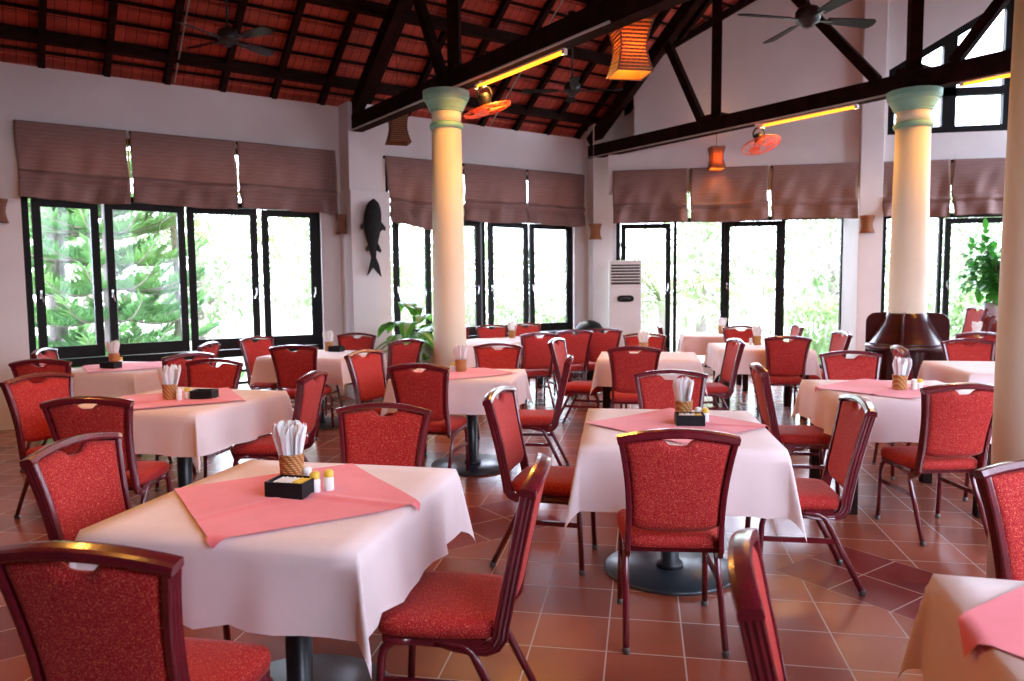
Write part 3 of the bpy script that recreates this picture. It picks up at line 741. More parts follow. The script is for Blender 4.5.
# (x, y, facing direction in degrees, 0 = away along +Y, 90 = -X, 180 = towards the camera, -90 = +X, label, group)
TA, TB, TC, TD, TE, TF, TG, TH, TI, TJ, TK, TM, TN, TP = ('near left table', 'middle black-disc table', 'second left table', 'pine window corner table', 'wooden fish table',
    'left column table', 'air conditioner table', 'table before the glass doors', 'small far door table', 'table before the wooden stand', 'table right of the wooden stand', 'casement table row', 'bottom right corner table', 'farthest right table')
CH = [
 (-1.33, 1.87, 0, 'large dark-shaded red chair nearest the camera at bottom left, its back to us', TA),
 (-1.98, 2.68, -90, 'red chair showing its speckled front at the left side of the near left table', TA),
 (-0.66, 2.53, 92, 'red chair seen edge-on at the right side of the near left table', TA),
 (-1.31, 3.37, 180, 'red chair facing us across the near left table, behind the white napkins', TA),
 (0.12, 3.47, 5, 'red chair with its speckled back to us before the middle black-disc table', TB),
 (-0.52, 4.24, -96, 'red chair on the left side of the middle black-disc table', TB),
 (0.81, 4.16, 91, 'red chair with a glinting top rail right of the middle black-disc table', TB),
 (0.21, 4.98, 184, 'red chair facing us behind the napkins of the middle black-disc table', TB),
 (0.54, 1.72, -97, 'red chair seen end-on at the bottom edge, left of the bottom right table', TN),
 (1.42, 2.49, 190, 'red chair cut by the right edge in front of the nearest round column', TN),
 (1.80, 5.09, 13, 'red chair with its speckled back to us left of the nearest round column', TJ),
 (1.14, 5.75, -88, 'red chair edge-on at the left of the table before the wooden stand', TJ),
 (1.76, 6.55, 180, 'red chair facing us beyond the table before the wooden stand', TJ),
 (2.52, 5.59, 92, 'red chair mostly hidden behind the nearest round column', TJ),
 (2.64, 7.43, -95, 'red chair before the wooden stand, its top showing behind napkins', TK),
 (3.25, 7.99, 180, 'red chair facing us beyond the table right of the wooden stand', TK),
 (-5.59, 6.67, -70, 'red chair against the left window frame, farthest to the left', TD),
 (-5.11, 5.89, 12, 'dark red chair with its back to us before the corner table', TD),
 (-3.92, 4.56, -105, 'red chair lit on its front at the left end of the second left table', TC),
 (-3.11, 4.00, 10, 'dark red chair with its back to us before the second left table', TC),
 (-3.51, 5.42, 180, 'red chair facing us behind the napkins of the second left table', TC),
 (-2.59, 4.94, 95, 'red chair edge-on at the right end of the second left table', TC),
 (-4.35, 6.35, 66, 'purple-edged red chair half hidden behind another, right side of the corner table', TD),
 (-4.90, 7.38, 99, 'small red chair seen edge-on under the third casement', TD),
 (-4.22, 8.13, -110, 'red chair turned sideways at the left of the wooden fish table', TE),
 (-3.51, 7.42, 4, 'dark red chair with its back to us before the wooden fish table', TE),
 (-3.51, 8.59, 180, 'red chair facing us at the foot of the fish pier', TE),
 (-2.84, 8.11, 62, 'red chair with its back to us right beside the big-leaved plant', TE),
 (-2.26, 6.52, -110, 'red chair turned to the right at the left side of the left column table', TF),
 (-1.66, 5.83, -6, 'dark red chair with its back to us in front of the left column', TF),
 (-1.44, 7.14, 180, 'red chair facing us just right of the left column', TF),
 (-0.91, 6.21, 94, 'red chair edge-on at the right of the left column table', TF),
 (-0.09, 7.49, 2, 'dark red chair with its back to us in front of the air conditioner', TG),
 (-0.63, 8.12, -100, 'red chair edge-on at the left of the air conditioner table', TG),
 (-0.01, 8.73, 174, 'red chair facing us behind a napkin cup, in front of the air conditioner', TG),
 (0.67, 8.16, 100, 'red chair edge-on at the right of the air conditioner table', TG),
 (1.56, 8.96, 2, 'red chair with its back to us before the table at the glass doors', TH),
 (1.31, 10.22, 180, 'small red chair facing us beyond the table before the glass doors', TH),
 (2.04, 9.46, 98, 'red chair edge-on right of the table before the glass doors', TH),
 (0.53, 10.86, -88, 'thin edge-on chair at the left side of the small far table', TI),
 (1.82, 10.95, 92, 'thin edge-on chair against the glass right of the small far table', TI),
]
row_a, row_b = [], []
CH += [
 (-1.41, 9.34, 34, 'leftmost of three red chairs with backs to us at the casement table row', TM),
 (-1.01, 9.89, 30, 'middle one of three red chairs with backs to us at the casement table row', TM),
 (-0.61, 10.23, 20, 'rightmost of three red chairs with backs to us at the casement table row', TM),
 (-2.48, 10.10, 215, 'red chair half hidden by the left column, facing us under the casements', TM),
 (-1.99, 10.47, 215, 'red chair facing us under the casements, first one right of the left column', TM),
 (-1.56, 10.90, 215, 'red chair facing us under the casements, second one right of the left column', TM),
 (3.79, 9.68, 0, 'dark-topped red chair just behind another, right of the wooden stand', TP),
]
chair0 = make_chair()
for ch in [chair0] + list(chair0.children) + [g for c in chair0.children for g in c.children]:   # real seat and back height
    if ch.type == 'MESH':
        for v in ch.data.vertices: v.co.z *= 1.035; v.co.x *= .975
for i, (x, y, a, lab, g) in enumerate(CH):
    M = at(x, y, 0, a)
    if i == 0:
        chair0.matrix_world = M; chair0['label'] = lab; chair0['group'] = G(g)
    else: dup(chair0, M, lab, G(g))
for i, lab in enumerate(('bottom chair of the stack by the potted plant at right', 'middle chair of the stack by the potted plant at right', 'topmost chair of the stack by the potted plant at right')):
    M = at(4.72 - .10 * i, 12.0, .10 * i, 96); dup(chair0, M, lab, 'stacked chairs by the potted plant')

# ------------------------------------------------------------------ tables, cloths, overlays
def cloth_mesh(a, b, drop, seed, amp=.018, ear=.17):
    rnd = random.Random(seed)
    step = .035
    def axis(h):
        n = max(2, int(round(2 * h / .09))); t = [-h + 2 * h * i / n for i in range(n + 1)]
        k = int(round(drop / step)); ext = [drop * (i + 1) / k for i in range(k)]
        return [-h - e for e in ext[::-1]] + t + [h + e for e in ext]
    us, vs_ax = axis(a), axis(b); V = []; F = []
    p1, p2, p3 = rnd.uniform(0, 6), rnd.uniform(0, 6), rnd.uniform(0, 6)
    for v in vs_ax:
        for u in us:
            cx, cy = max(-a, min(a, u)), max(-b, min(b, v)); ex, ey = abs(u) - abs(cx), abs(v) - abs(cy)
            sx, sy = math.copysign(1, u), math.copysign(1, v)
            rr = .014
            if ex <= 1e-6 and ey <= 1e-6:
                V.append((u, v, 0 + .0015 * math.sin(5 * u + p1) * math.sin(6 * v + p2))); continue
            if ex > 0 and ey > 0:
                r = math.hypot(ex, ey); ph = math.atan2(ey, ex)
                fold = math.sin(2 * ph) ** 2
                out = .010 + r * (.05 + ear * fold)
                hz = -math.sqrt(max(1e-6, r * r - (r * (.06 + .9 * ear * fold)) ** 2)) * (1.0 - .07 * fold)
                # the two sides of the ear swing in towards the diagonal
                th = PI / 4 + (ph - PI / 4) * (1 - .55 * min(1, r / .3) * (1 - abs(math.sin(2 * ph)) * .3))
                V.append((cx + sx * out * math.cos(th), cy + sy * out * math.sin(th), hz)); continue
            along, d = (v, ex) if ex > 0 else (u, ey); h = b if ex > 0 else a
            ef = max(0, 1 - (h - abs(along)) / .22)
            w = amp * (math.sin(along * 17 + p1 + sx) + .6 * math.sin(along * 31 + p2 - sy)) * (d / drop) ** 1.2 * (1 - .6 * ef)
            out = min(.010, d) + d * .03 + w + .004 * d / drop
            hz = -max(0, d - .006)
            if ex > 0: V.append((cx + sx * out, cy, hz))
            else: V.append((cx, cy + sy * out, hz))
    n = len(us)
    for j in range(len(vs_ax) - 1):
        for i in range(n - 1): F.append((j * n + i, j * n + i + 1, (j + 1) * n + i + 1, (j + 1) * n + i))
    m = MB(); m.add(V, F, True); return m
def overlay_mesh(h, a, b, deg, ox, oy, seed):
    """square cloth of half size h turned by deg on a table of half size a, b; what passes the edge hangs down"""
    rnd = random.Random(seed); n = 44; V = []; F = []; p1, p2 = rnd.uniform(0, 6), rnd.uniform(0, 6)
    c, s_ = math.cos(R(deg)), math.sin(R(deg))
    for j in range(n + 1):
        for i in range(n + 1):
            x, y = -h + 2 * h * i / n, -h + 2 * h * j / n
            u, v = ox + c * x - s_ * y, oy + s_ * x + c * y
            z = .0035 + .0018 * (1 + math.sin(7 * u + 3 * v + p1)) + .0015 * (1 + math.sin(13 * v - 5 * u + p2))
            z += .007 * math.exp(-((x * .8 + y * .6 - .03) / .02) ** 2) * (y < 0) + .006 * math.exp(-((x * .3 - y) / .018) ** 2) * (x < -.05)
            for ax_, lim in ((0, a + .012), (1, b + .012)):
                w_ = u if ax_ == 0 else v
                ex = abs(w_) - lim
                if ex > 0:
                    w_ = math.copysign(lim + .012 + .06 * ex, w_); z = min(z, .004 - ex * .98)
                    if ax_ == 0: u = w_
                    else: v = w_
            V.append((u, v, z))
    for j in range(n):
        for i in range(n): F.append((j * (n + 1) + i, j * (n + 1) + i + 1, (j + 1) * (n + 1) + i + 1, (j + 1) * (n + 1) + i))
    m = MB(); m.add(V, F, True); return m

TOPZ = .790
def table(x, y, deg, w, d, kind, base_off, tlabel, clabel, olabel, seed, ov=None, drop=.28):
    T = empty('dining_table', at(x, y, 0, deg), tlabel, 'table', 'dining tables')
    m = MB(); m.box((0, 0, TOPZ - .018), (w - .01, d - .01, .03), .004); m.build('tabletop', 'dark_wood', T)
    if kind == 'disc':
        ox, oy = base_off
        MB().lathe([(.355, 0), (.36, .004), (.36, .016), (.35, .022), (.0, .024)], 48, Matrix.Translation((ox, oy, 0))).build('base', 'base_metal', T)
        m = MB(); m.lathe([(.075, .022), (.07, .05), (.05, .06), (.05, TOPZ - .06), (.06, TOPZ - .05)], 20, Matrix.Translation((ox, oy, 0))); m.build('pedestal', 'black_metal', T)
        m = MB(); m.box((0, 0, TOPZ - .045), (w * .6, .05, .03)); m.box((0, 0, TOPZ - .048), (.05, d * .6, .03)); m.build('support', 'black_metal', T)
    else:
        for sx in (-1, 1):
            for sy in (-1, 1):
                m = MB(); m.box((sx * (w / 2 - .09), sy * (d / 2 - .09), (TOPZ - .034) / 2), (.075, .075, TOPZ - .034), .006); m.build('leg', 'dark_wood', T)
        m = MB()
        for sy in (-1, 1): m.box((0, sy * (d / 2 - .09), TOPZ - .075), (w - .26, .03, .08))
        for sx in (-1, 1): m.box((sx * (w / 2 - .09), 0, TOPZ - .075), (.03, d - .26, .08))
        m.build('apron', 'dark_wood', T)
    o = cloth_mesh(w / 2, d / 2, drop, seed).build('tablecloth', 'cloth_cream', None, at(x, y, TOPZ + .004, deg)); tag(o, clabel, 'tablecloth', 'cream tablecloths')
    if ov:
        h, od, ox, oy = ov
        o = overlay_mesh(h, w / 2, d / 2, od, ox, oy, seed).build('table_overlay', 'cloth_pink', None, at(x, y, TOPZ + .0065, deg)); tag(o, olabel, 'cloth', 'pink overlay cloths')
    return T
TBL = {
 'A': (-1.314, 2.637, -3, 0.987, 1.015, 'disc', (.04, -.06), TA, (.365, 45, .02, -.03)),
 'B': (0.171, 4.217, 2, 0.978, 1.090, 'disc', (-.02, -.06), TB, (.365, 45, .02, .02)),
 'C': (-3.218, 4.817, -6, 1.034, 1.015, 'disc', (0, 0), TC, (.365, 45, .02, -.02)),
 'D': (-4.998, 6.616, -2, 0.940, 0.987, 'disc', (0, 0), TD, (.365, 45, 0, 0)),
 'E': (-3.618, 8.092, -8, 1.053, 0.959, 'disc', (.02, -.1), TE, None),
 'F': (-1.580, 6.407, 0, 1.015, 0.865, 'disc', (.12, -.08), TF, (.365, 45, 0, .05)),
 'G': (0.057, 8.187, 0, 1.034, 0.902, 'legs', None, TG, None),
 'H': (1.380, 9.444, 2, 1.053, 1.053, 'legs', None, TH, None),
 'I': (1.066, 11.519, 0, 0.959, 0.893, 'legs', None, TI, None),
 'J': (1.799, 5.826, 3, 1.015, 1.053, 'legs', None, TJ, (.365, 42, -.05, .02)),
 'K': (3.218, 7.368, 0, 1.034, 1.072, 'legs', None, TK, None),
 'N': (1.257, 1.637, -4, 1.015, 0.996, 'legs', None, TN, (.42, 45, -.0, .15)),
 'P': (4.236, 10.710, 0, 1.034, 0.940, 'legs', None, TP, None),
}
for i, (k, (x, y, dg, w, d, kind, bo, nm, ov)) in enumerate(TBL.items()):
    table(x, y, dg, w, d, kind, bo, 'square dining table under cloth, the ' + nm, 'cream tablecloth hanging over the ' + nm, 'pink square cloth laid diagonally on the ' + nm, 30 + i, ov, .33 if k == 'B' else .28)
for i, (e, lab) in enumerate(((5.55, 'left half of the '), (6.68, 'right half of the '))):
    p = es(e * .955, 8.98 * .955)
    table(p.x, p.y, 45, 1.05, .96, 'legs', None, 'square dining table under cloth, ' + lab + TM, 'cream tablecloth on the ' + lab + TM, '', 60 + i, None)

# ------------------------------------------------------------------ things on the tables
TZ = TOPZ + .010
def napkin_cup(x, y, lab, n, where, zo=0.0, full=True, dx=0):
    z = TZ + zo; m = MB()
    m.lathe([(.044, 0), (.047, .004), (.048, .06), (.051, .108), (.053, .112), (.050, .112), (.046, .10), (.042, .01), (.0, .008)], 24)
    c = m.build('napkin_cup', 'bamboo', None, at(x, y, z)); tag(c, 'woven bamboo cup of napkins on the ' + where, 'cup', 'bamboo napkin cups')
    rnd = random.Random(int(x * 100) + int(y * 37))
    for i in range(n):
        a = 2 * PI * i / n * 2.4 + .3; r0 = .010 + .020 * ((i * 7) % n) / n; tilt = .10 + .16 * ((i * 7) % n) / n
        m = MB(); w = .062; h = .205 + .02 * rnd.random()
        # folded napkin: a pleated fan, narrow at the foot, pointed at the top
        prof = []
        for t, ww in ((0, .35), (.5, .7), (.82, 1.0), (1.0, .0)):
            prof.append((t * h, ww * w))
        V = []; F = []
        for zz, ww in prof:
            for k_, xx in enumerate((-.5, -.2, .15, .5)):
                yy = .006 * (1 if k_ % 2 else -1) * (zz / h)
                zq = zz + (.012 * (k_ % 2) if ww == 0 else 0)
                V.append((xx * (ww if ww else w * .55), yy, zq))
        for j in range(3):
            for k_ in range(3): F.append((j * 4 + k_, j * 4 + k_ + 1, (j + 1) * 4 + k_ + 1, (j + 1) * 4 + k_))
        m.add(V, F)
        M = Matrix.Translation((x + r0 * math.cos(a), y + r0 * math.sin(a), z + .012)) @ Matrix.Rotation(a + PI / 2, 4, 'Z') @ Matrix.Rotation(tilt * .9, 4, 'X')
        o = m.build('napkin', 'paper', None, M); so = o.modifiers.new('thick', 'SOLIDIFY'); so.thickness = .0025
        tag(o, 'folded white napkin standing in the bamboo cup on the ' + where, 'napkin', 'napkins in the cup on the ' + where)
def shaker(x, y, where, cap, zo=0):
    s = empty('shaker', at(x, y, TZ + zo), ('white shaker with a ' + ('yellow' if cap == 'yellow_plastic' else 'pale') + ' cap on the ' + where), 'shaker', 'table shakers')
    MB().lathe([(.018, 0), (.02, .004), (.02, .05), (.016, .056)], 16).build('body', 'white_plastic', s)
    MB().lathe([(.0175, .055), (.019, .058), (.019, .074), (.012, .082), (0, .083)], 16).build('cap', cap, s)
def tray(x, y, deg, where, packets=True):
    m = MB(); L_, W_, H_, t = .155, .115, .062, .006
    m.box((0, 0, .004), (L_, W_, .008))
    for sx in (-1, 1): m.box((sx * (L_ - t) / 2, 0, H_ / 2 + .004), (t, W_, H_ - .008))
    for sy in (-1, 1): m.box((0, sy * (W_ - t) / 2, H_ / 2 + .004), (L_ - 2 * t, t, H_ - .008))
    m.box((0, 0, H_), (L_ * 1.0, W_ * 1.0, .0001))if False else None
    o = m.build('sachet_tray', 'black_plastic', None, at(x, y, TZ, deg)); tag(o, 'black sugar tray on the ' + where, 'tray', 'black sachet trays')
    if packets:
        for i in range(8):
            p = MB(); p.box((0, 0, 0), (.012, .075, .05), .003)
            yel = i >= 5
            M = at(x, y, TZ + .036, deg) @ Matrix.Translation((-.056 + .016 * i, .004 * (i % 2), 0)) @ Matrix.Rotation(R(14 if i % 2 else 20), 4, 'Y')
            ob = p.build('sachet', 'yellow_plastic' if yel else 'paper', None, M)
            tag(ob, ('yellow' if yel else 'white') + ' paper sachet standing in the black tray on the ' + where, 'sachet', ('yellow' if yel else 'white') + ' sachets in the tray on the ' + where)
napkin_cup(-1.410, 2.830, '', 16, TA); tray(-1.310, 2.619, -4, TA); shaker(-1.30, 2.735, TA, 'white_plastic'); shaker(-1.235, 2.665, TA, 'yellow_plastic'); shaker(-1.195, 2.70, TA, 'yellow_plastic')
napkin_cup(0.234, 4.398, '', 14, TB); tray(0.258, 4.235, 3, TB); shaker(0.311, 4.340, TB, 'white_plastic'); shaker(0.349, 4.321, TB, 'yellow_plastic')
napkin_cup(-3.250, 4.732, '', 12, TC); tray(-3.031, 4.799, 8, TC, False); shaker(-3.164, 4.704, TC, 'white_plastic'); shaker(-3.136, 4.761, TC, 'yellow_plastic')
napkin_cup(1.816, 5.755, '', 12, TJ); shaker(1.912, 5.755, TJ, 'white_plastic'); shaker(1.960, 5.784, TJ, 'yellow_plastic')
napkin_cup(-5.306, 6.835, '', 8, TD); tray(-5.048, 6.453, 0, TD, False); shaker(-5.162, 6.740, TD, 'yellow_plastic')
napkin_cup(-3.671, 8.413, '', 8, TE); tray(-3.556, 8.365, -8, TE, False)
napkin_cup(-1.606, 6.549, '', 8, TF); shaker(-1.683, 6.558, TF, 'yellow_plastic')
napkin_cup(0.010, 8.528, '', 8, TG)
napkin_cup(1.386, 9.589, '', 8, TH); shaker(1.310, 9.608, TH, 'white_plastic')
napkin_cup(1.166, 11.663, '', 6, TI)
napkin_cup(4.226, 10.564, '', 6, TP)
p = es(6.16, 8.75); napkin_cup(p.x, p.y, '', 6, 'right half of the table row')
for i in range(3):
    c = TBL['N']

# ------------------------------------------------------------------ wooden stand around the right-hand column
def stand(x, y):
    T = empty('display_stand', at(x, y), 'dark red lacquered wooden stand built round the base of the far right column', 'display stand'); T.scale = (.83, .83, 1)
    r0 = .26
    MB().lathe([(r0, .02), (.52, .02), (.52, .06), (r0, .06), (r0, .02)], 48).build('plinth', 'lacquer', T)
    MB().lathe([(.52, .06), (.50, .08), (.30, .40), (r0, .44)], 48).build('lower_cone', 'lacquer', T)
    MB().lathe([(r0, .44), (.27, .46), (.49, .80), (.50, .82)], 48).build('bowl', 'lacquer', T) if False else None
    MB().lathe([(r0, .80), (.50, .80), (.515, .815), (.515, .845), (.50, .86), (r0, .86), (r0, .80)], 48).build('shelf', 'lacquer', T)
    MB().lathe([(.47, .862), (.45, .88), (.30, 1.10), (.255, 1.20), (r0 - .03, 1.215)], 48).build('upper_cone', 'lacquer', T)
    MB().lathe([(.275, .06), (.275, 1.0), (.25, 1.21)], 40).build('core', 'lacquer', T)
    for i in range(4):
        a = R(-114 + 90 * i)
        poly = [(.24, .06), (.55, .06), (.52, .60), (.51, .80), (.51, 1.08)]
        for k_ in range(7):
            t = k_ / 6 * PI / 2; poly.append((.38 + .13 * math.cos(t), 1.10 + .11 * math.sin(t)))
        poly += [(.24, 1.22)]
        m = MB(); m.prism(poly, -.014, .014); o = m.build('fin', 'lacquer', T, Matrix.Rotation(a, 4, 'Z')); bevel_mod(o, .004)
stand(2.94, 9.14)

# ------------------------------------------------------------------ air conditioner
def aircon(x, y):
    T = empty('air_conditioner', at(x, y, 0, 4), 'tall white floor-standing air conditioner in the corner by the doors', 'air conditioner')
    w, d, h = .52, .34, 1.93
    m = MB(); m.box((0, 0, h / 2), (w, d, h), .018); m.build('body', 'white_plastic', T)
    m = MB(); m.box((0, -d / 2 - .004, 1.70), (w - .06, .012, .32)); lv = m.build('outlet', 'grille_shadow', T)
    m = MB()
    for i in range(6): m.box((0, -d / 2 - .014, 1.585 + i * .048), (w - .06, .012, .018))
    m.build('louvres', 'white_plastic', T)
    m = MB(); m.box((0, -d / 2 - .004, 1.02), (w - .03, .012, .90), .005); m.build('front_panel', 'white_plastic', T)
    m = MB(); n = 24; V = [(.125 * math.cos(2 * PI * i / n), 0, .052 * math.sin(2 * PI * i / n)) for i in range(n)]
    pts = []
    for i in range(n):
        c, s_ = math.cos(2 * PI * i / n), math.sin(2 * PI * i / n)
        pts.append((math.copysign(abs(c) ** .55, c) * .135, math.copysign(abs(s_) ** .75, s_) * .055))
    m.prism(pts, -.012, 0); o = m.build('badge', 'black_plastic', T, Matrix.Translation((0, -d / 2 - .010, 1.31)))
    m = MB(); m.tube([(-.085, -.014, -.008), (-.04, -.016, .012), (.0, -.017, .017), (.04, -.016, .012), (.085, -.014, -.008)], .004, 6); m.build('badge_arc', 'chrome', o)
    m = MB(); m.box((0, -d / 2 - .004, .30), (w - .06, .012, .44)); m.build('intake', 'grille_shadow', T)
    m = MB()
    for i in range(8): m.box((0, -d / 2 - .014, .11 + i * .055), (w - .06, .012, .020))
    m.build('intake_louvres', 'white_plastic', T)
aircon(-.29, 12.52)
m = MB(); m.lathe([(.17, 0), (.20, .02), (.23, .70), (.235, .74)], 28); B = empty('bin', at(-.86, 12.32), 'black dome-topped bin in the corner left of the air conditioner', 'bin'); m.build('body', 'black_plastic', B)
MB().lathe([(.24, .74), (.245, .77), (.23, .83), (.17, .91), (.08, .955), (0, .965)], 28).build('lid', 'black_plastic', B)
m = MB()
m.tube([(-.56, 13.17, 3.55), (-.56, 13.17, .9)], .014, 8); tag(m.build('cable_conduit', 'white_plastic'), 'thin white conduit running up the wall beside the air conditioner', 'conduit')

# ------------------------------------------------------------------ carved fish
def fish():
    T = empty('wooden_fish', M_E(4.44, .445, 2.74), 'dark carved wooden fish hung head up on the white pier', 'carving')
    # local: x along wall, y into wall (negative = room), z up; head at top
    prof = [(0, .012), (-.05, .075), (-.12, .108), (-.22, .128), (-.34, .128), (-.46, .112), (-.58, .082), (-.70, .052), (-.80, .036)]
    m = MB(); n = 18; V = []; F = []
    for zz, r in prof:
        for k_ in range(n):
            a = 2 * PI * k_ / n
            bend = .03 * math.sin((zz) * 3.0)
            V.append((r * math.cos(a) + bend, -.055 + .62 * r * math.sin(a) * .8, zz))
    for j in range(len(prof) - 1):
        for k_ in range(n): F.append((j * n + k_, j * n + (k_ + 1) % n, (j + 1) * n + (k_ + 1) % n, (j + 1) * n + k_))
    F += [tuple(range(n)), tuple((len(prof) - 1) * n + k_ for k_ in range(n))[::-1]]
    m.add(V, F, True); m.build('body', 'carved_wood', T)
    def fin(poly, name, y=-.055):
        m = MB(); m.prism(poly, y - .012, y + .012); o = m.build(name, 'carved_wood', T); bevel_mod(o, .005)
    fin([(-.11, -.30), (-.20, -.36), (-.19, -.42), (-.16, -.40), (-.11, -.44)], 'side_fin'); fin([(.10, -.30), (.17, -.38), (.16, -.43), (.13, -.41), (.09, -.44)], 'side_fin')
    fin([(-.08, -.60), (-.14, -.68), (-.12, -.71), (-.06, -.70)], 'belly_fin'); fin([(.05, -.60), (.10, -.70), (.08, -.73), (.03, -.70)], 'belly_fin')
    fin([(-.05, -.78), (.01, -.78), (.06, -.90), (.09, -1.06), (.02, -.99), (-.03, -.93), (-.09, -1.01), (-.12, -1.04), (-.08, -.90)], 'tail_fin')
    for sx in (-1, 1):
        MB().lathe([(.014, 0), (.012, .008), (0, .012)], 10).build('eye', 'lacquer', T, Matrix.Translation((sx * .055, -.085, -.12)) @ Matrix.Rotation(R(90), 4, 'X'))
fish()

# ------------------------------------------------------------------ lamps
def shade_mesh(wt, wm, wb, h, n=8, ribs=True):
    m = MB(); V = []; F = []; N = 4
    zs = [i / 14 for i in range(15)]
    def hw_(t): # t from 0 top to 1 bottom
        return wm + (wt - wm) * max(0, 1 - t * 2) ** 1.6 + (wb - wm) * max(0, t * 2 - 1) ** 1.6
    for t in zs:
        r = hw_(t)
        per = []
        for k_ in range(4):
            a0, a1 = PI / 4 + k_ * PI / 2, PI / 4 + (k_ + 1) * PI / 2
            for s_ in range(5):
                u = s_ / 5
                per.append((r * 1.414 * ((1 - u) * math.cos(a0) + u * math.cos(a1)), r * 1.414 * ((1 - u) * math.sin(a0) + u * math.sin(a1)), -h * t))
        V += per
    n_ = 20
    for j in range(14):
        for k_ in range(n_): F.append((j * n_ + k_, j * n_ + (k_ + 1) % n_, (j + 1) * n_ + (k_ + 1) % n_, (j + 1) * n_ + k_))
    m.add(V, F); return m, hw_
LAMP_BULB = emat('bulb_glow', (1.0, 0.42, 0.06), 40.0)
LAMP_OFF = pmat('bulb_off', (0.7, 0.65, 0.55), (0.65, 0.6, 0.5), 5, 0.3)
def lantern(x, y, z, wt, wm, wb, h, deg, lit, top_z, label, mat):
    T = empty('hanging_lantern', at(x, y, z, deg), label, 'lantern', 'woven hanging lanterns')
    m, hw_ = shade_mesh(wt, wm, wb, h); o = m.build('lamp_shade', mat, T); so = o.modifiers.new('thick', 'SOLIDIFY'); so.thickness = .004
    m = MB()                                                # cane hoops round the shade
    for i in range(15):
        t = i / 14; r = hw_(t) + .006
        P = [(sx * r, sy * r, -h * t) for sx, sy in ((-1, -1), (1, -1), (1, 1), (-1, 1), (-1, -1))]
        for a, b in zip(P, P[1:]): m.bar(a, b, .013, .013)
    for sx in (-1, 1):
        for sy in (-1, 1): m.tube([(sx * (hw_(i / 8) + .004), sy * (hw_(i / 8) + .004), -h * i / 8) for i in range(9)], .008, 6)
    m.build('cane_frame', 'lamp_weave_dark', T)
    MB().lathe([(0, -.0), (.022, -.01), (.022, -.06), (.018, -.075)], 14, Matrix.Translation((0, 0, -.06))).build('socket', 'black_plastic', T)
    MB().lathe([(.016, 0), (.035, -.035), (.04, -.065), (.028, -.10), (0, -.112)], 16, Matrix.Translation((0, 0, -.12))).build('bulb', LAMP_BULB if lit else LAMP_OFF, T)
    m = MB(); m.tube([(0, 0, -.06), (0, 0, top_z - z)], .004, 6); m.build('cord', 'black_plastic', T)
    if lit:
        ld = bpy.data.lights.new('lantern_light', 'POINT'); ld.energy = lit; ld.color = (1, .60, .16); ld.shadow_soft_size = .06
        l = bpy.data.objects.new('lantern_light', ld); COL.objects.link(l); l.parent = T; l.matrix_basis = Matrix.Translation((0, 0, -h * .5))
weave_mat('lamp_weave_lit', (0.60, 0.30, 0.06), (0.80, 0.40, 0.10), 0.4, 30)  # lit copy of the weave, part of its glow put into brighter colour
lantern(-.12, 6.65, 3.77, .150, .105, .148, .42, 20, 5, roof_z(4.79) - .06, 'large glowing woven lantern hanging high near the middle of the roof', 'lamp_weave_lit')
lantern(1.10, 12.1, 3.62, .10, .075, .11, .32, 10, 3, roof_z(7.78) - .06, 'small glowing lantern in front of the blinds at the glass doors', 'lamp_weave_lit')
lantern(-3.16, 9.62, 3.82, .12, .09, .135, .40, 30, 0, roof_z(9.04) - .06, 'unlit brown woven lantern hanging just left of the left column', 'lamp_weave')
def sconce(M, label, h=.26, lit=False):
    T = empty('wall_sconce', M, label, 'wall lamp', 'woven wall sconces')
    m = MB(); V = []; F = []; nz, n_ = 10, 10
    for j in range(nz + 1):
        t = j / nz; r = .085 + .03 * (abs(t - .5) * 2) ** 1.6
        for k_ in range(n_ + 1):
            a = PI * k_ / n_; V.append((r * math.cos(a), -.02 - .9 * r * math.sin(a), h * (.5 - t)))
    for j in range(nz):
        for k_ in range(n_): F.append((j * (n_ + 1) + k_, j * (n_ + 1) + k_ + 1, (j + 1) * (n_ + 1) + k_ + 1, (j + 1) * (n_ + 1) + k_))
    m.add(V, F, True); o = m.build('lamp_shade', 'lamp_weave_dark' if not lit else 'lamp_weave', T); so = o.modifiers.new('thick', 'SOLIDIFY'); so.thickness = .005  # here lit only picks the brighter orange weave
    MB().box((0, -.012, 0), (.12, .024, .16), .004).build('back_plate', 'dark_wood', T)
    MB().lathe([(0, -.05), (.025, -.03), (.03, 0), (.018, .04), (0, .05)], 12, Matrix.Translation((0, -.06, 0))).build('bulb', LAMP_OFF, T)
sconce(M_E(4.13, .22, 2.40) @ Matrix.Rotation(R(-90), 4, 'Z'), 'brown woven wall sconce on the side of the fish pier')
sconce(M_E(.19, 0, 2.42), 'brown woven wall sconce at the far left of the casements')
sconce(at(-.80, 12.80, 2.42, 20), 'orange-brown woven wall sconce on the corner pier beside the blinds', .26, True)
sconce(at(3.34, UP_Y - .10, 2.42), 'orange-brown woven wall sconce on the square white pier', .26, True)

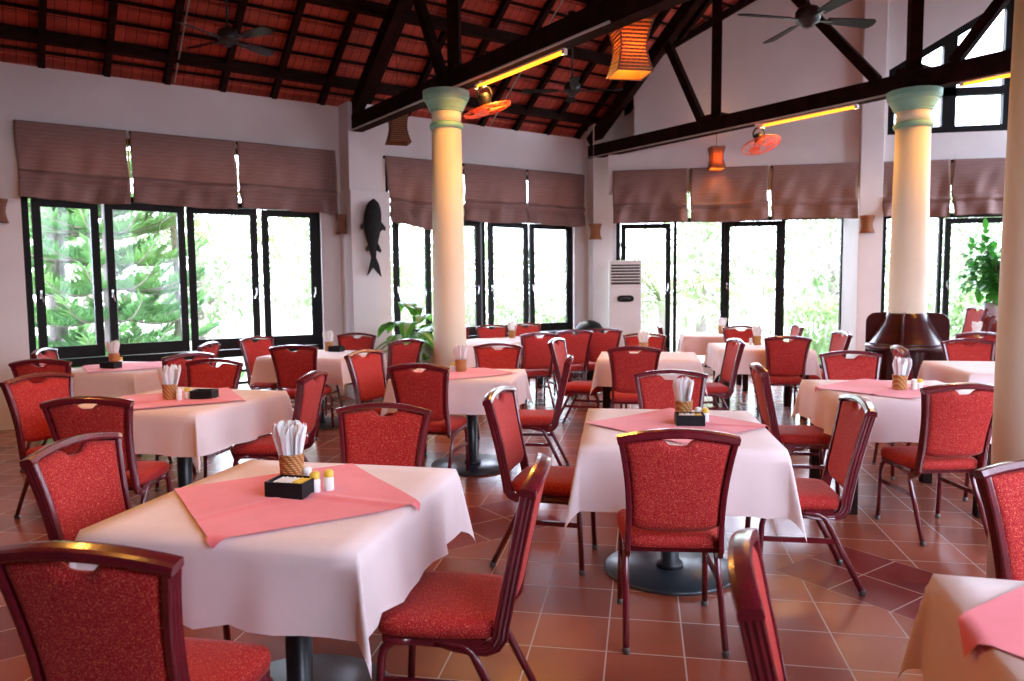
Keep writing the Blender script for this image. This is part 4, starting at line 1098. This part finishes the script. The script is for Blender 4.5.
TUBE = emat('tube_glow', (1.0, 0.27, 0.012), 1.5)
def tube_light(k, s0, s1, side, label, power=12, z=3.618):
    T = empty('tube_light', None, label, 'light', 'orange fluorescent tubes on the beams')
    n = es(1, 0) * side
    a, b = es(k, s0, z) + n, es(k, s1, z) + n; d = (b - a).normalized()
    MB().bar(a + Vector((0, 0, .025)), b + Vector((0, 0, .025)), .045, .02).build('housing', 'white_plastic', T)
    MB().tube([a + d * .03, b - d * .03], .016, 10).build('tube', TUBE, T)
    ld = bpy.data.lights.new('tube_glow_light', 'AREA'); ld.shape = 'RECTANGLE'; ld.size = (b - a).length; ld.size_y = .04; ld.energy = power; ld.color = (1, .45, .08)
    l = bpy.data.objects.new('tube_glow_light', ld); COL.objects.link(l); l.parent = T
    l.matrix_basis = Matrix.Translation((a + b) / 2 - Vector((0, 0, .02))) @ Matrix.Rotation(math.atan2(d.y, d.x), 4, 'Z')
    MB().bar(a - d * .01, a + d * .03, .035, .05).build('end_cap', 'white_plastic', T); MB().bar(b - d * .03, b + d * .01, .035, .05).build('end_cap', 'white_plastic', T)
tube_light(4.30, 6.75, 5.30, .03, 'glowing yellow tube light under the nearer beam, right of the left column', 26)
tube_light(8.55, 6.38, 5.05, .0, 'glowing orange tube light under the farther beam, beside the round orange fan')
for s0, lab in ((6.6, 'tube light under the beam above the camera, nearer the eave wall'), (4.2, 'tube light under the beam above the camera, nearer the ridge')):
    tube_light(0.0, s0, s0 - 1.4, .0, lab, 14)
tube_light(8.55, 3.90, 2.6, .0, 'glowing orange tube light under the farther beam, right of the wooden-stand column')

# ------------------------------------------------------------------ fans
def ceiling_fan(x, y, z, dia, top, rot, nb, label, tilt=8, bmat='fan_blade'):
    T = empty('ceiling_fan', at(x, y, z, rot), label, 'fan', 'dark ceiling fans')
    MB().lathe([(0, -.10), (.045, -.095), (.06, -.07), (.10, -.05), (.115, -.01), (.115, .05), (.09, .085), (.03, .10), (.02, .13)], 28).build('motor', 'fan_metal', T)
    MB().tube([(0, 0, .12), (0, 0, top - z)], .013, 8).build('rod', 'fan_metal', T)
    MB().lathe([(.06, 0), (.055, -.05), (.02, -.09)], 20, Matrix.Translation((0, 0, top - z))).build('canopy', 'fan_metal', T)
    for i in range(nb):
        M = Matrix.Rotation(2 * PI * i / nb, 4, 'Z')
        m = MB(); L0, L1 = .20, dia / 2; pts = []
        for k_ in range(9):
            t = k_ / 8; xx = L0 + (L1 - .05 - L0) * t; pts.append((xx, .045 + .03 * t))
        pts += [(L1 - .015, .055), (L1, .02)]
        full = pts + [(a, -b) for a, b in pts[::-1]]
        n_ = len(full); V = [(a, b, .006) for a, b in full] + [(a, b, -.004) for a, b in full]
        F = [tuple(range(n_)), tuple(range(2 * n_ - 1, n_ - 1, -1))] + [(i_, i_ + n_, (i_ + 1) % n_ + n_, (i_ + 1) % n_) for i_ in range(n_)]
        m.add(V, F); bl = m.build('blade', bmat, T, M @ Matrix.Translation((0, 0, -.02)) @ Matrix.Rotation(R(tilt), 4, 'X'))
        m = MB(); m.bar((.08, 0, -.03), (.26, 0, -.022), .035, .012); m.build('blade_bracket', 'fan_metal', bl, (Matrix.Translation((0, 0, -.02)) @ Matrix.Rotation(R(tilt), 4, 'X')).inverted())
ceiling_fan(1.52, 7.69, 4.06, 1.42, 6.6, 22, 4, 'dark ceiling fan with long blades at the top, right of centre', -14)
ceiling_fan(-.98, 10.70, 4.26, 1.40, 5.3, 8, 4, 'dark ceiling fan under the tiles above the middle of the room')
ceiling_fan(-4.57, 7.97, 4.34, 1.30, 4.95, 71, 4, 'dark ceiling fan at upper left above the pine casements', -16, 'fan_blade_gloss')
def orbit_fan(k, s, ztop, label, tilt, roll, r=.25):
    p = es(k, s, ztop)
    T = empty('orbit_fan', at(p.x, p.y, ztop, 10), label, 'fan', 'round orange fans under the beams')
    MB().lathe([(.055, 0), (.055, -.02), (.02, -.03), (.02, -.07)], 16).build('mount', 'white_plastic', T)
    m = MB()
    for sx in (-1, 1): m.tube([(0, 0, -.05), (sx * .05, 0, -.07), (sx * .075, 0, -.12), (sx * .07, 0, -.18)], .011, 8)
    m.build('yoke', 'black_plastic', T)
    Mh = Matrix.Translation((0, 0, -.19)) @ Matrix.Rotation(R(-roll), 4, 'Y') @ Matrix.Rotation(R(-tilt), 4, 'X')
    m = MB(); m.lathe([(0, .06), (.05, .055), (.062, .02), (.062, -.05), (.045, -.075), (0, -.08)], 20); h = m.build('motor', 'black_plastic', T, Mh)
    Mc = Matrix.Translation((0, 0, -.10))
    m = MB(); n = 40
    for rr, zz in ((r, 0), (r * .99, -.02), (r * .8, .018), (r * .55, .028), (r * .8, -.035), (r * .55, -.042), (r * .3, -.045)):
        m.tube([(rr * math.cos(2 * PI * i / n), rr * math.sin(2 * PI * i / n), zz) for i in range(n + 1)], .007 if rr == r else .002, 6)
    for i in range(14):
        a = 2 * PI * i / 14; c, s_ = math.cos(a), math.sin(a)
        m.tube([(r * .3 * c, r * .3 * s_, .03), (r * .8 * c, r * .8 * s_, .018), (r * c, r * s_, -.01), (r * .8 * c, r * .8 * s_, -.035), (r * .25 * c, r * .25 * s_, -.046)], .0018, 5)
    m.build('guard', 'orange_plastic', h, Mc)
    m = MB()
    for i in range(3):
        a = 2 * PI * i / 3; V = []; F = []
        for j in range(7):
            t = j / 6; rr = .03 + (r * .8 - .03) * t; w_ = .25 + .55 * math.sin(PI * min(1, t * .9 + .1)) 
            for k_ in (-1, 0, 1):
                th = a + k_ * w_ * .8; V.append((rr * math.cos(th), rr * math.sin(th), -.015 + .018 * k_))
        for j in range(6):
            for k_ in range(2): F.append((j * 3 + k_, j * 3 + k_ + 1, (j + 1) * 3 + k_ + 1, (j + 1) * 3 + k_))
        m.add(V, F, True)
    o = m.build('blades', 'orange_plastic', h, Mc); so = o.modifiers.new('thick', 'SOLIDIFY'); so.thickness = .004
orbit_fan(4.34, 6.62, 3.66, 'round orange fan hanging from the nearer beam beside the left column', -5, 16)
orbit_fan(8.55, 6.42, 3.66, 'round orange fan hanging from the farther beam above the blinds', 18, 10)

# ------------------------------------------------------------------ indoor plants
def leaf_blade(m, base, d, L_, w, droop, up=Vector((0, 0, 1)), n=6, curl=.25):
    d = d.normalized(); side = d.cross(up).normalized(); V = []; F = []
    p = base.copy(); v = d.copy()
    for i in range(n + 1):
        t = i / n; ww = w * math.sin(PI * min(1, .08 + t * .92) ** .8) * (1 if i < n else 0) 
        nrm = side.cross(v).normalized()
        V += [p - side * ww / 2 + nrm * (curl * ww * .3), p, p + side * ww / 2 + nrm * (curl * ww * .3)]
        p = p + v * (L_ / n); v = (v - Vector((0, 0, 1)) * droop / n).normalized()
    for i in range(n):
        for k_ in range(2): F.append((i * 3 + k_, i * 3 + k_ + 1, (i + 1) * 3 + k_ + 1, (i + 1) * 3 + k_))
    m.add(V, F, True)
def dumb_cane(x, y):
    T = empty('potted_plant', at(x, y), 'leafy potted plant with broad green leaves streaked cream, beside the left column', 'plant')
    MB().lathe([(.15, 0), (.17, .02), (.20, .36), (.215, .37), (.215, .40), (.19, .40), (.185, .36), (0, .35)], 28).build('pot', 'pot_dark', T)
    MB().lathe([(.184, .352), (.1, .37), (0, .375)], 20).build('soil', 'soil', T)
    rnd = random.Random(5); st = MB()
    tops = []
    for i in range(4):
        a = i * 1.7; tp = Vector((.10 * math.cos(a), .10 * math.sin(a), .84 + .11 * i)); st.tube([(.04 * math.cos(a), .04 * math.sin(a), .34), tp * .6 + Vector((0, 0, .15)), tp], [.022, .018, .012], 8); tops.append(tp)
    for i in range(30):
        tp = tops[i % 4]; a = i * 2.4 + .2; el = rnd.uniform(.15, .75)
        b0 = tp + Vector((0, 0, -.35 * rnd.random()))
        d = Vector((math.cos(a) * math.cos(el), math.sin(a) * math.cos(el), math.sin(el)))
        b = b0 + d * .12
        st.tube([b0, b], .006, 6)
        L_ = rnd.uniform(.44, .58)
        m = MB(); leaf_blade(m, b, d, L_, .22, 1.7, n=8); lf = m.build('leaf', 'leaf_green', T)
        m = MB(); leaf_blade(m, b + d * .02 + Vector((0, 0, .004)), d, L_ * .86, .09, 1.7 * .86, n=8)
        tag(m.build('leaf_streak', 'leaf_pale', lf), 'cream streak along the midrib')
    st.build('stems', 'stem_green', T)
dumb_cane(-2.93, 9.40)
def pot_tree(x, y):
    T = empty('potted_plant', at(x, y), 'bushy green plant in a tall pale pot beside the nearest round column', 'plant')
    MB().lathe([(.14, 0), (.16, .02), (.12, .08), (.12, .55), (.17, 1.1), (.18, 1.22), (.155, 1.22), (.15, 1.16), (0, 1.15)], 28).build('pot', 'pot_white', T)
    MB().lathe([(.15, 1.16), (.08, 1.18), (0, 1.185)], 16).build('soil', 'soil', T)
    rnd = random.Random(9); tr = MB(); lf = MB(); tips = []
    for i in range(9):
        a = i * 2.1; rr = rnd.uniform(.15, .55); h = rnd.uniform(1.55, 2.3)
        tp = Vector((rr * math.cos(a), rr * math.sin(a), h)); tr.tube([(0, 0, 1.15), Vector((rr * .3 * math.cos(a), rr * .3 * math.sin(a), 1.15 + (h - 1.15) * .5)), tp], [.014, .010, .005], 6)
        for t in (.45, .6, .75, .9, 1.0): tips.append(Vector((rr * t * math.cos(a), rr * t * math.sin(a), 1.15 + (h - 1.15) * t)))
    for p in tips:
        for k_ in range(14):
            d = Vector((rnd.gauss(0, 1), rnd.gauss(0, 1), rnd.gauss(.1, .6))).normalized()
            leaf_blade(lf, p + d * rnd.uniform(.02, .16), d, rnd.uniform(.14, .22), .09, 1.0, n=3)
    tr.build('stems', 'bark', T); lf.build('foliage', 'leaf_small', T)
pot_tree(5.18, 12.30)
pass
# ------------------------------------------------------------------ outside: lawn, pines, palms, shrubs
m = MB(); m.box((30, -33.6, -.60), (140, 60, .24)); o = m.build('bounce_blocker', 'blocker_dark', None, Matrix.Rotation(PI / 4, 4, 'Z')); tag(o, 'unseen dark ground added outside to cut bounce light', kind='structure')  # unseen ground added to cut light bouncing up into the room
m = MB(); m.box((-6.5, -7.5, 1.0), (26, .4, 3.2)); o = m.build('low_sky_blocker', 'blocker_dark', None, Matrix.Rotation(PI / 4, 4, 'Z')); tag(o, 'unseen dark wall added outside to block low sky light', kind='structure')  # unseen wall added to keep horizon light off the eave wall
m = MB(); m.box((0, 24, -.65), (140, 140, .2)); tag(m.build('lawn', 'lawn'), 'pale sunlit lawn outside the windows', kind='structure')
def pine(x, y, h, lev0, spread, seed, label, nb=9, tr=.22, zb=-.6):
    rnd = random.Random(seed)
    T = empty('pine_tree', at(x, y, zb), label, 'tree', 'pine trees beyond the left casements')
    MB().tube([(0, 0, 0), (.05, 0, h * .5), (0, .05, h)], [tr, tr * .7, .04], 12).build('trunk', 'bark', T)
    br = MB(); fo = MB(); z = lev0; V = []; F = []
    while z < h:
        L0 = spread * (1 - z / (h * 1.15))
        off = rnd.uniform(0, 6.28)
        for i in range(nb):
            a = off + 2 * PI * i / nb + rnd.uniform(-.15, .15); L_ = L0 * rnd.uniform(.85, 1.1)
            dr = rnd.uniform(.12, .30); pts = []
            for k_ in range(9):
                t = k_ / 8; rr = L_ * t; zz = z - dr * L_ * math.sin(t * PI * .75) * .55 + .20 * L_ * t ** 3
                pts.append(Vector((rr * math.cos(a), rr * math.sin(a), zz)))
            br.tube(pts, [.035 * (1 - .8 * k_ / 8) for k_ in range(9)], 5)
            side = Vector((-math.sin(a), math.cos(a), 0))
            nt_ = int(80 * L_)
            for k_ in range(nt_):
                t = .16 + .84 * (k_ + rnd.random()) / nt_; f = t * 8; i0 = min(7, int(f)); p = pts[i0].lerp(pts[i0 + 1], f - i0); dirv = (pts[i0 + 1] - pts[i0]).normalized()
                sg = rnd.choice((-1, 1)); fl_ = .40 * (1.15 - t * .6) * rnd.uniform(.6, 1.1)
                d = (dirv * .7 + side * sg * rnd.uniform(.4, 1.0) + Vector((0, 0, rnd.uniform(-.1, .75)))).normalized()
                tip = p + d * fl_ + Vector((0, 0, .10 * fl_)); wv_ = (d.cross(Vector((rnd.random() - .5, rnd.random() - .5, 1)))).normalized() * .017
                o_ = len(V); md = (p + tip) * .5 + Vector((0, 0, .02)); V.extend([p - wv_ * .5, p + wv_ * .5, md + wv_, tip, md - wv_]); F.append((o_, o_ + 1, o_ + 2, o_ + 3, o_ + 4))
        z += rnd.uniform(.44, .56)
    br.build('branches', 'bark', T)
    fo.add(V, F); fo.build('foliage', 'needles', T)
p = es(1.13, 16.0); pine(p.x, p.y, 9.5, .3, 2.5, 3, 'pine tree with a bare grey trunk outside the first casement', nb=10, tr=.17)
p = es(1.76, 14.2); pine(p.x, p.y, 8.0, .2, 2.0, 8, 'pine tree whose sweeping branches fill the second casement', nb=12, tr=.12)
def palm(x, y, h, seed, label, nf=14, L_=2.4):
    rnd = random.Random(seed); T = empty('palm_tree', at(x, y, -.6), label, 'tree', 'palms outside')
    MB().tube([(0, 0, 0), (.12, .05, h * .5), (.05, 0, h)], [.16, .12, .10], 10).build('trunk', 'bark', T)
    for i in range(nf):
        a = 2 * PI * i / nf + rnd.uniform(-.2, .2); el = rnd.uniform(.1, 1.1)
        d = Vector((math.cos(a) * math.cos(el), math.sin(a) * math.cos(el), math.sin(el))); p = Vector((.05, 0, h)); pts = [p.copy()]
        for k_ in range(10):
            p = p + d * (L_ / 10); d = (d - Vector((0, 0, .16))).normalized(); pts.append(p.copy())
        m = MB(); m.tube(pts, [.02 - .0016 * k_ for k_ in range(11)], 5)
        for k_ in range(4, 40):
            f = k_ / 4; i0 = min(9, int(f)); b = pts[i0].lerp(pts[i0 + 1], f - i0); dv = (pts[i0 + 1] - pts[i0]).normalized(); sd_ = dv.cross(Vector((0, 0, 1))).normalized()
            for sg in (-1, 1): leaf_blade(m, b, (dv * .6 + sd_ * sg + Vector((0, 0, .1))), .55 * math.sin(PI * (.12 + .8 * f / 10)), .055, 1.0, n=3)
        m.build('frond', 'palm_leaf', T)
p = es(2.98, 15.2); palm(p.x, p.y, 3.7, 4, 'palm outside the third casement with hanging fronds', 15, 2.6)
palm(.35, 17.0, 1.7, 11, 'palm with arching fronds outside the glass doors, left of the open leaf', 14, 3.2)
def shrub(x, y, r, h, seed, label, n=1500):
    rnd = random.Random(seed); T = empty('shrub', at(x, y, -.6), label, 'shrub', 'pale shrubs outside')
    st = MB()
    for i in range(6):
        a = i * 1.05; st.tube([(0, 0, 0), (r * .5 * math.cos(a), r * .5 * math.sin(a), h * .7)], [.04, .015], 6)
    st.build('stems', 'bark', T); m = MB()
    for i in range(n):
        d = Vector((rnd.gauss(0, 1), rnd.gauss(0, 1), rnd.gauss(0, 1))).normalized(); rr = rnd.uniform(.55, 1.0)
        p = Vector((d.x * r * rr, d.y * r * rr, h * .55 + d.z * h * .45 * rr))
        dd = (d + Vector((rnd.gauss(0, .5), rnd.gauss(0, .5), rnd.gauss(0, .5)))).normalized()
        leaf_blade(m, p, dd, rnd.uniform(.16, .3), .09, .6, n=2)
    m.build('foliage', 'bush_leaf', T)
for i, (x, y, r, h, lab) in enumerate(((-6.4, 20.5, 1.5, 3.0, 'tall pale shrub outside the fourth casement'), (-5.2, 23.5, 2.0, 3.8, 'pale shrub outside the casements behind the left column'), (-2.9, 21.5, 1.7, 3.2, 'pale shrub outside the casements right of the left column'),
        (-.8, 22.0, 1.6, 3.0, 'pale shrub outside the first glass door'), (4.2, 19.0, 1.2, 1.7, 'low green shrub outside the door next to the square pier'), (6.6, 21.0, 1.8, 3.0, 'pale shrub outside the door right of the wooden stand'), (8.4, 20.0, 1.4, 2.2, 'grey-green shrub outside the farthest right door'))):
    shrub(x, y, r, h, 70 + i, lab)

def broadleaf(x, y, h, r, seed, label, n=1900):
    rnd = random.Random(seed); T = empty('broadleaf_tree', at(x, y, -.6), label, 'tree', 'pale trees far outside')
    st = MB(); st.tube([(0, 0, 0), (.1, 0, h * .4), (0, .1, h * .8)], [.2, .15, .06], 8)
    for i in range(7):
        a = i * .9; st.tube([(0, 0, h * (.25 + .06 * i)), (r * .6 * math.cos(a), r * .6 * math.sin(a), h * (.45 + .06 * i))], [.07, .02], 6)
    st.build('trunk', 'bark', T); m = MB()
    for i in range(n):
        d = Vector((rnd.gauss(0, 1), rnd.gauss(0, 1), rnd.gauss(0, 1))).normalized(); rr = rnd.uniform(.35, 1.0)
        p = Vector((d.x * r * rr, d.y * r * rr, h * .56 + d.z * h * .46 * rr))
        dd = (d + Vector((rnd.gauss(0, .6), rnd.gauss(0, .6), rnd.gauss(0, .6)))).normalized()
        leaf_blade(m, p, dd, rnd.uniform(.25, .5), .16, .6, n=2)
    m.build('foliage', 'pale_leaf', T)
for i, (e, s_, h, r, lab) in enumerate(((-1.2, 24, 7.0, 2.6, 'pale tree far behind the pines, leftmost of the row'), (2.6, 26, 7.5, 2.8, 'pale tree far behind the second casement'), (6.0, 27, 5.0, 2.4, 'pale tree far behind the fourth casement'),
        (10.5, 27, 6.0, 2.8, 'pale tree far behind the left column'), (14.5, 25, 6.0, 2.6, 'pale tree far behind the casements right of the left column'))):
    p = es(e, s_); broadleaf(p.x, p.y, h, r, 90 + i, lab)
for i, (x, y, h, r, lab) in enumerate(((1.9, 26, 5.5, 2.4, 'pale tree far behind the first glass door'), (6.2, 27, 6.0, 2.6, 'pale tree far behind the fixed pane beside the square pier'), (10.5, 26, 6.0, 2.6, 'pale tree far behind the potted plant'))):
    broadleaf(x, y, h, r, 110 + i, lab)
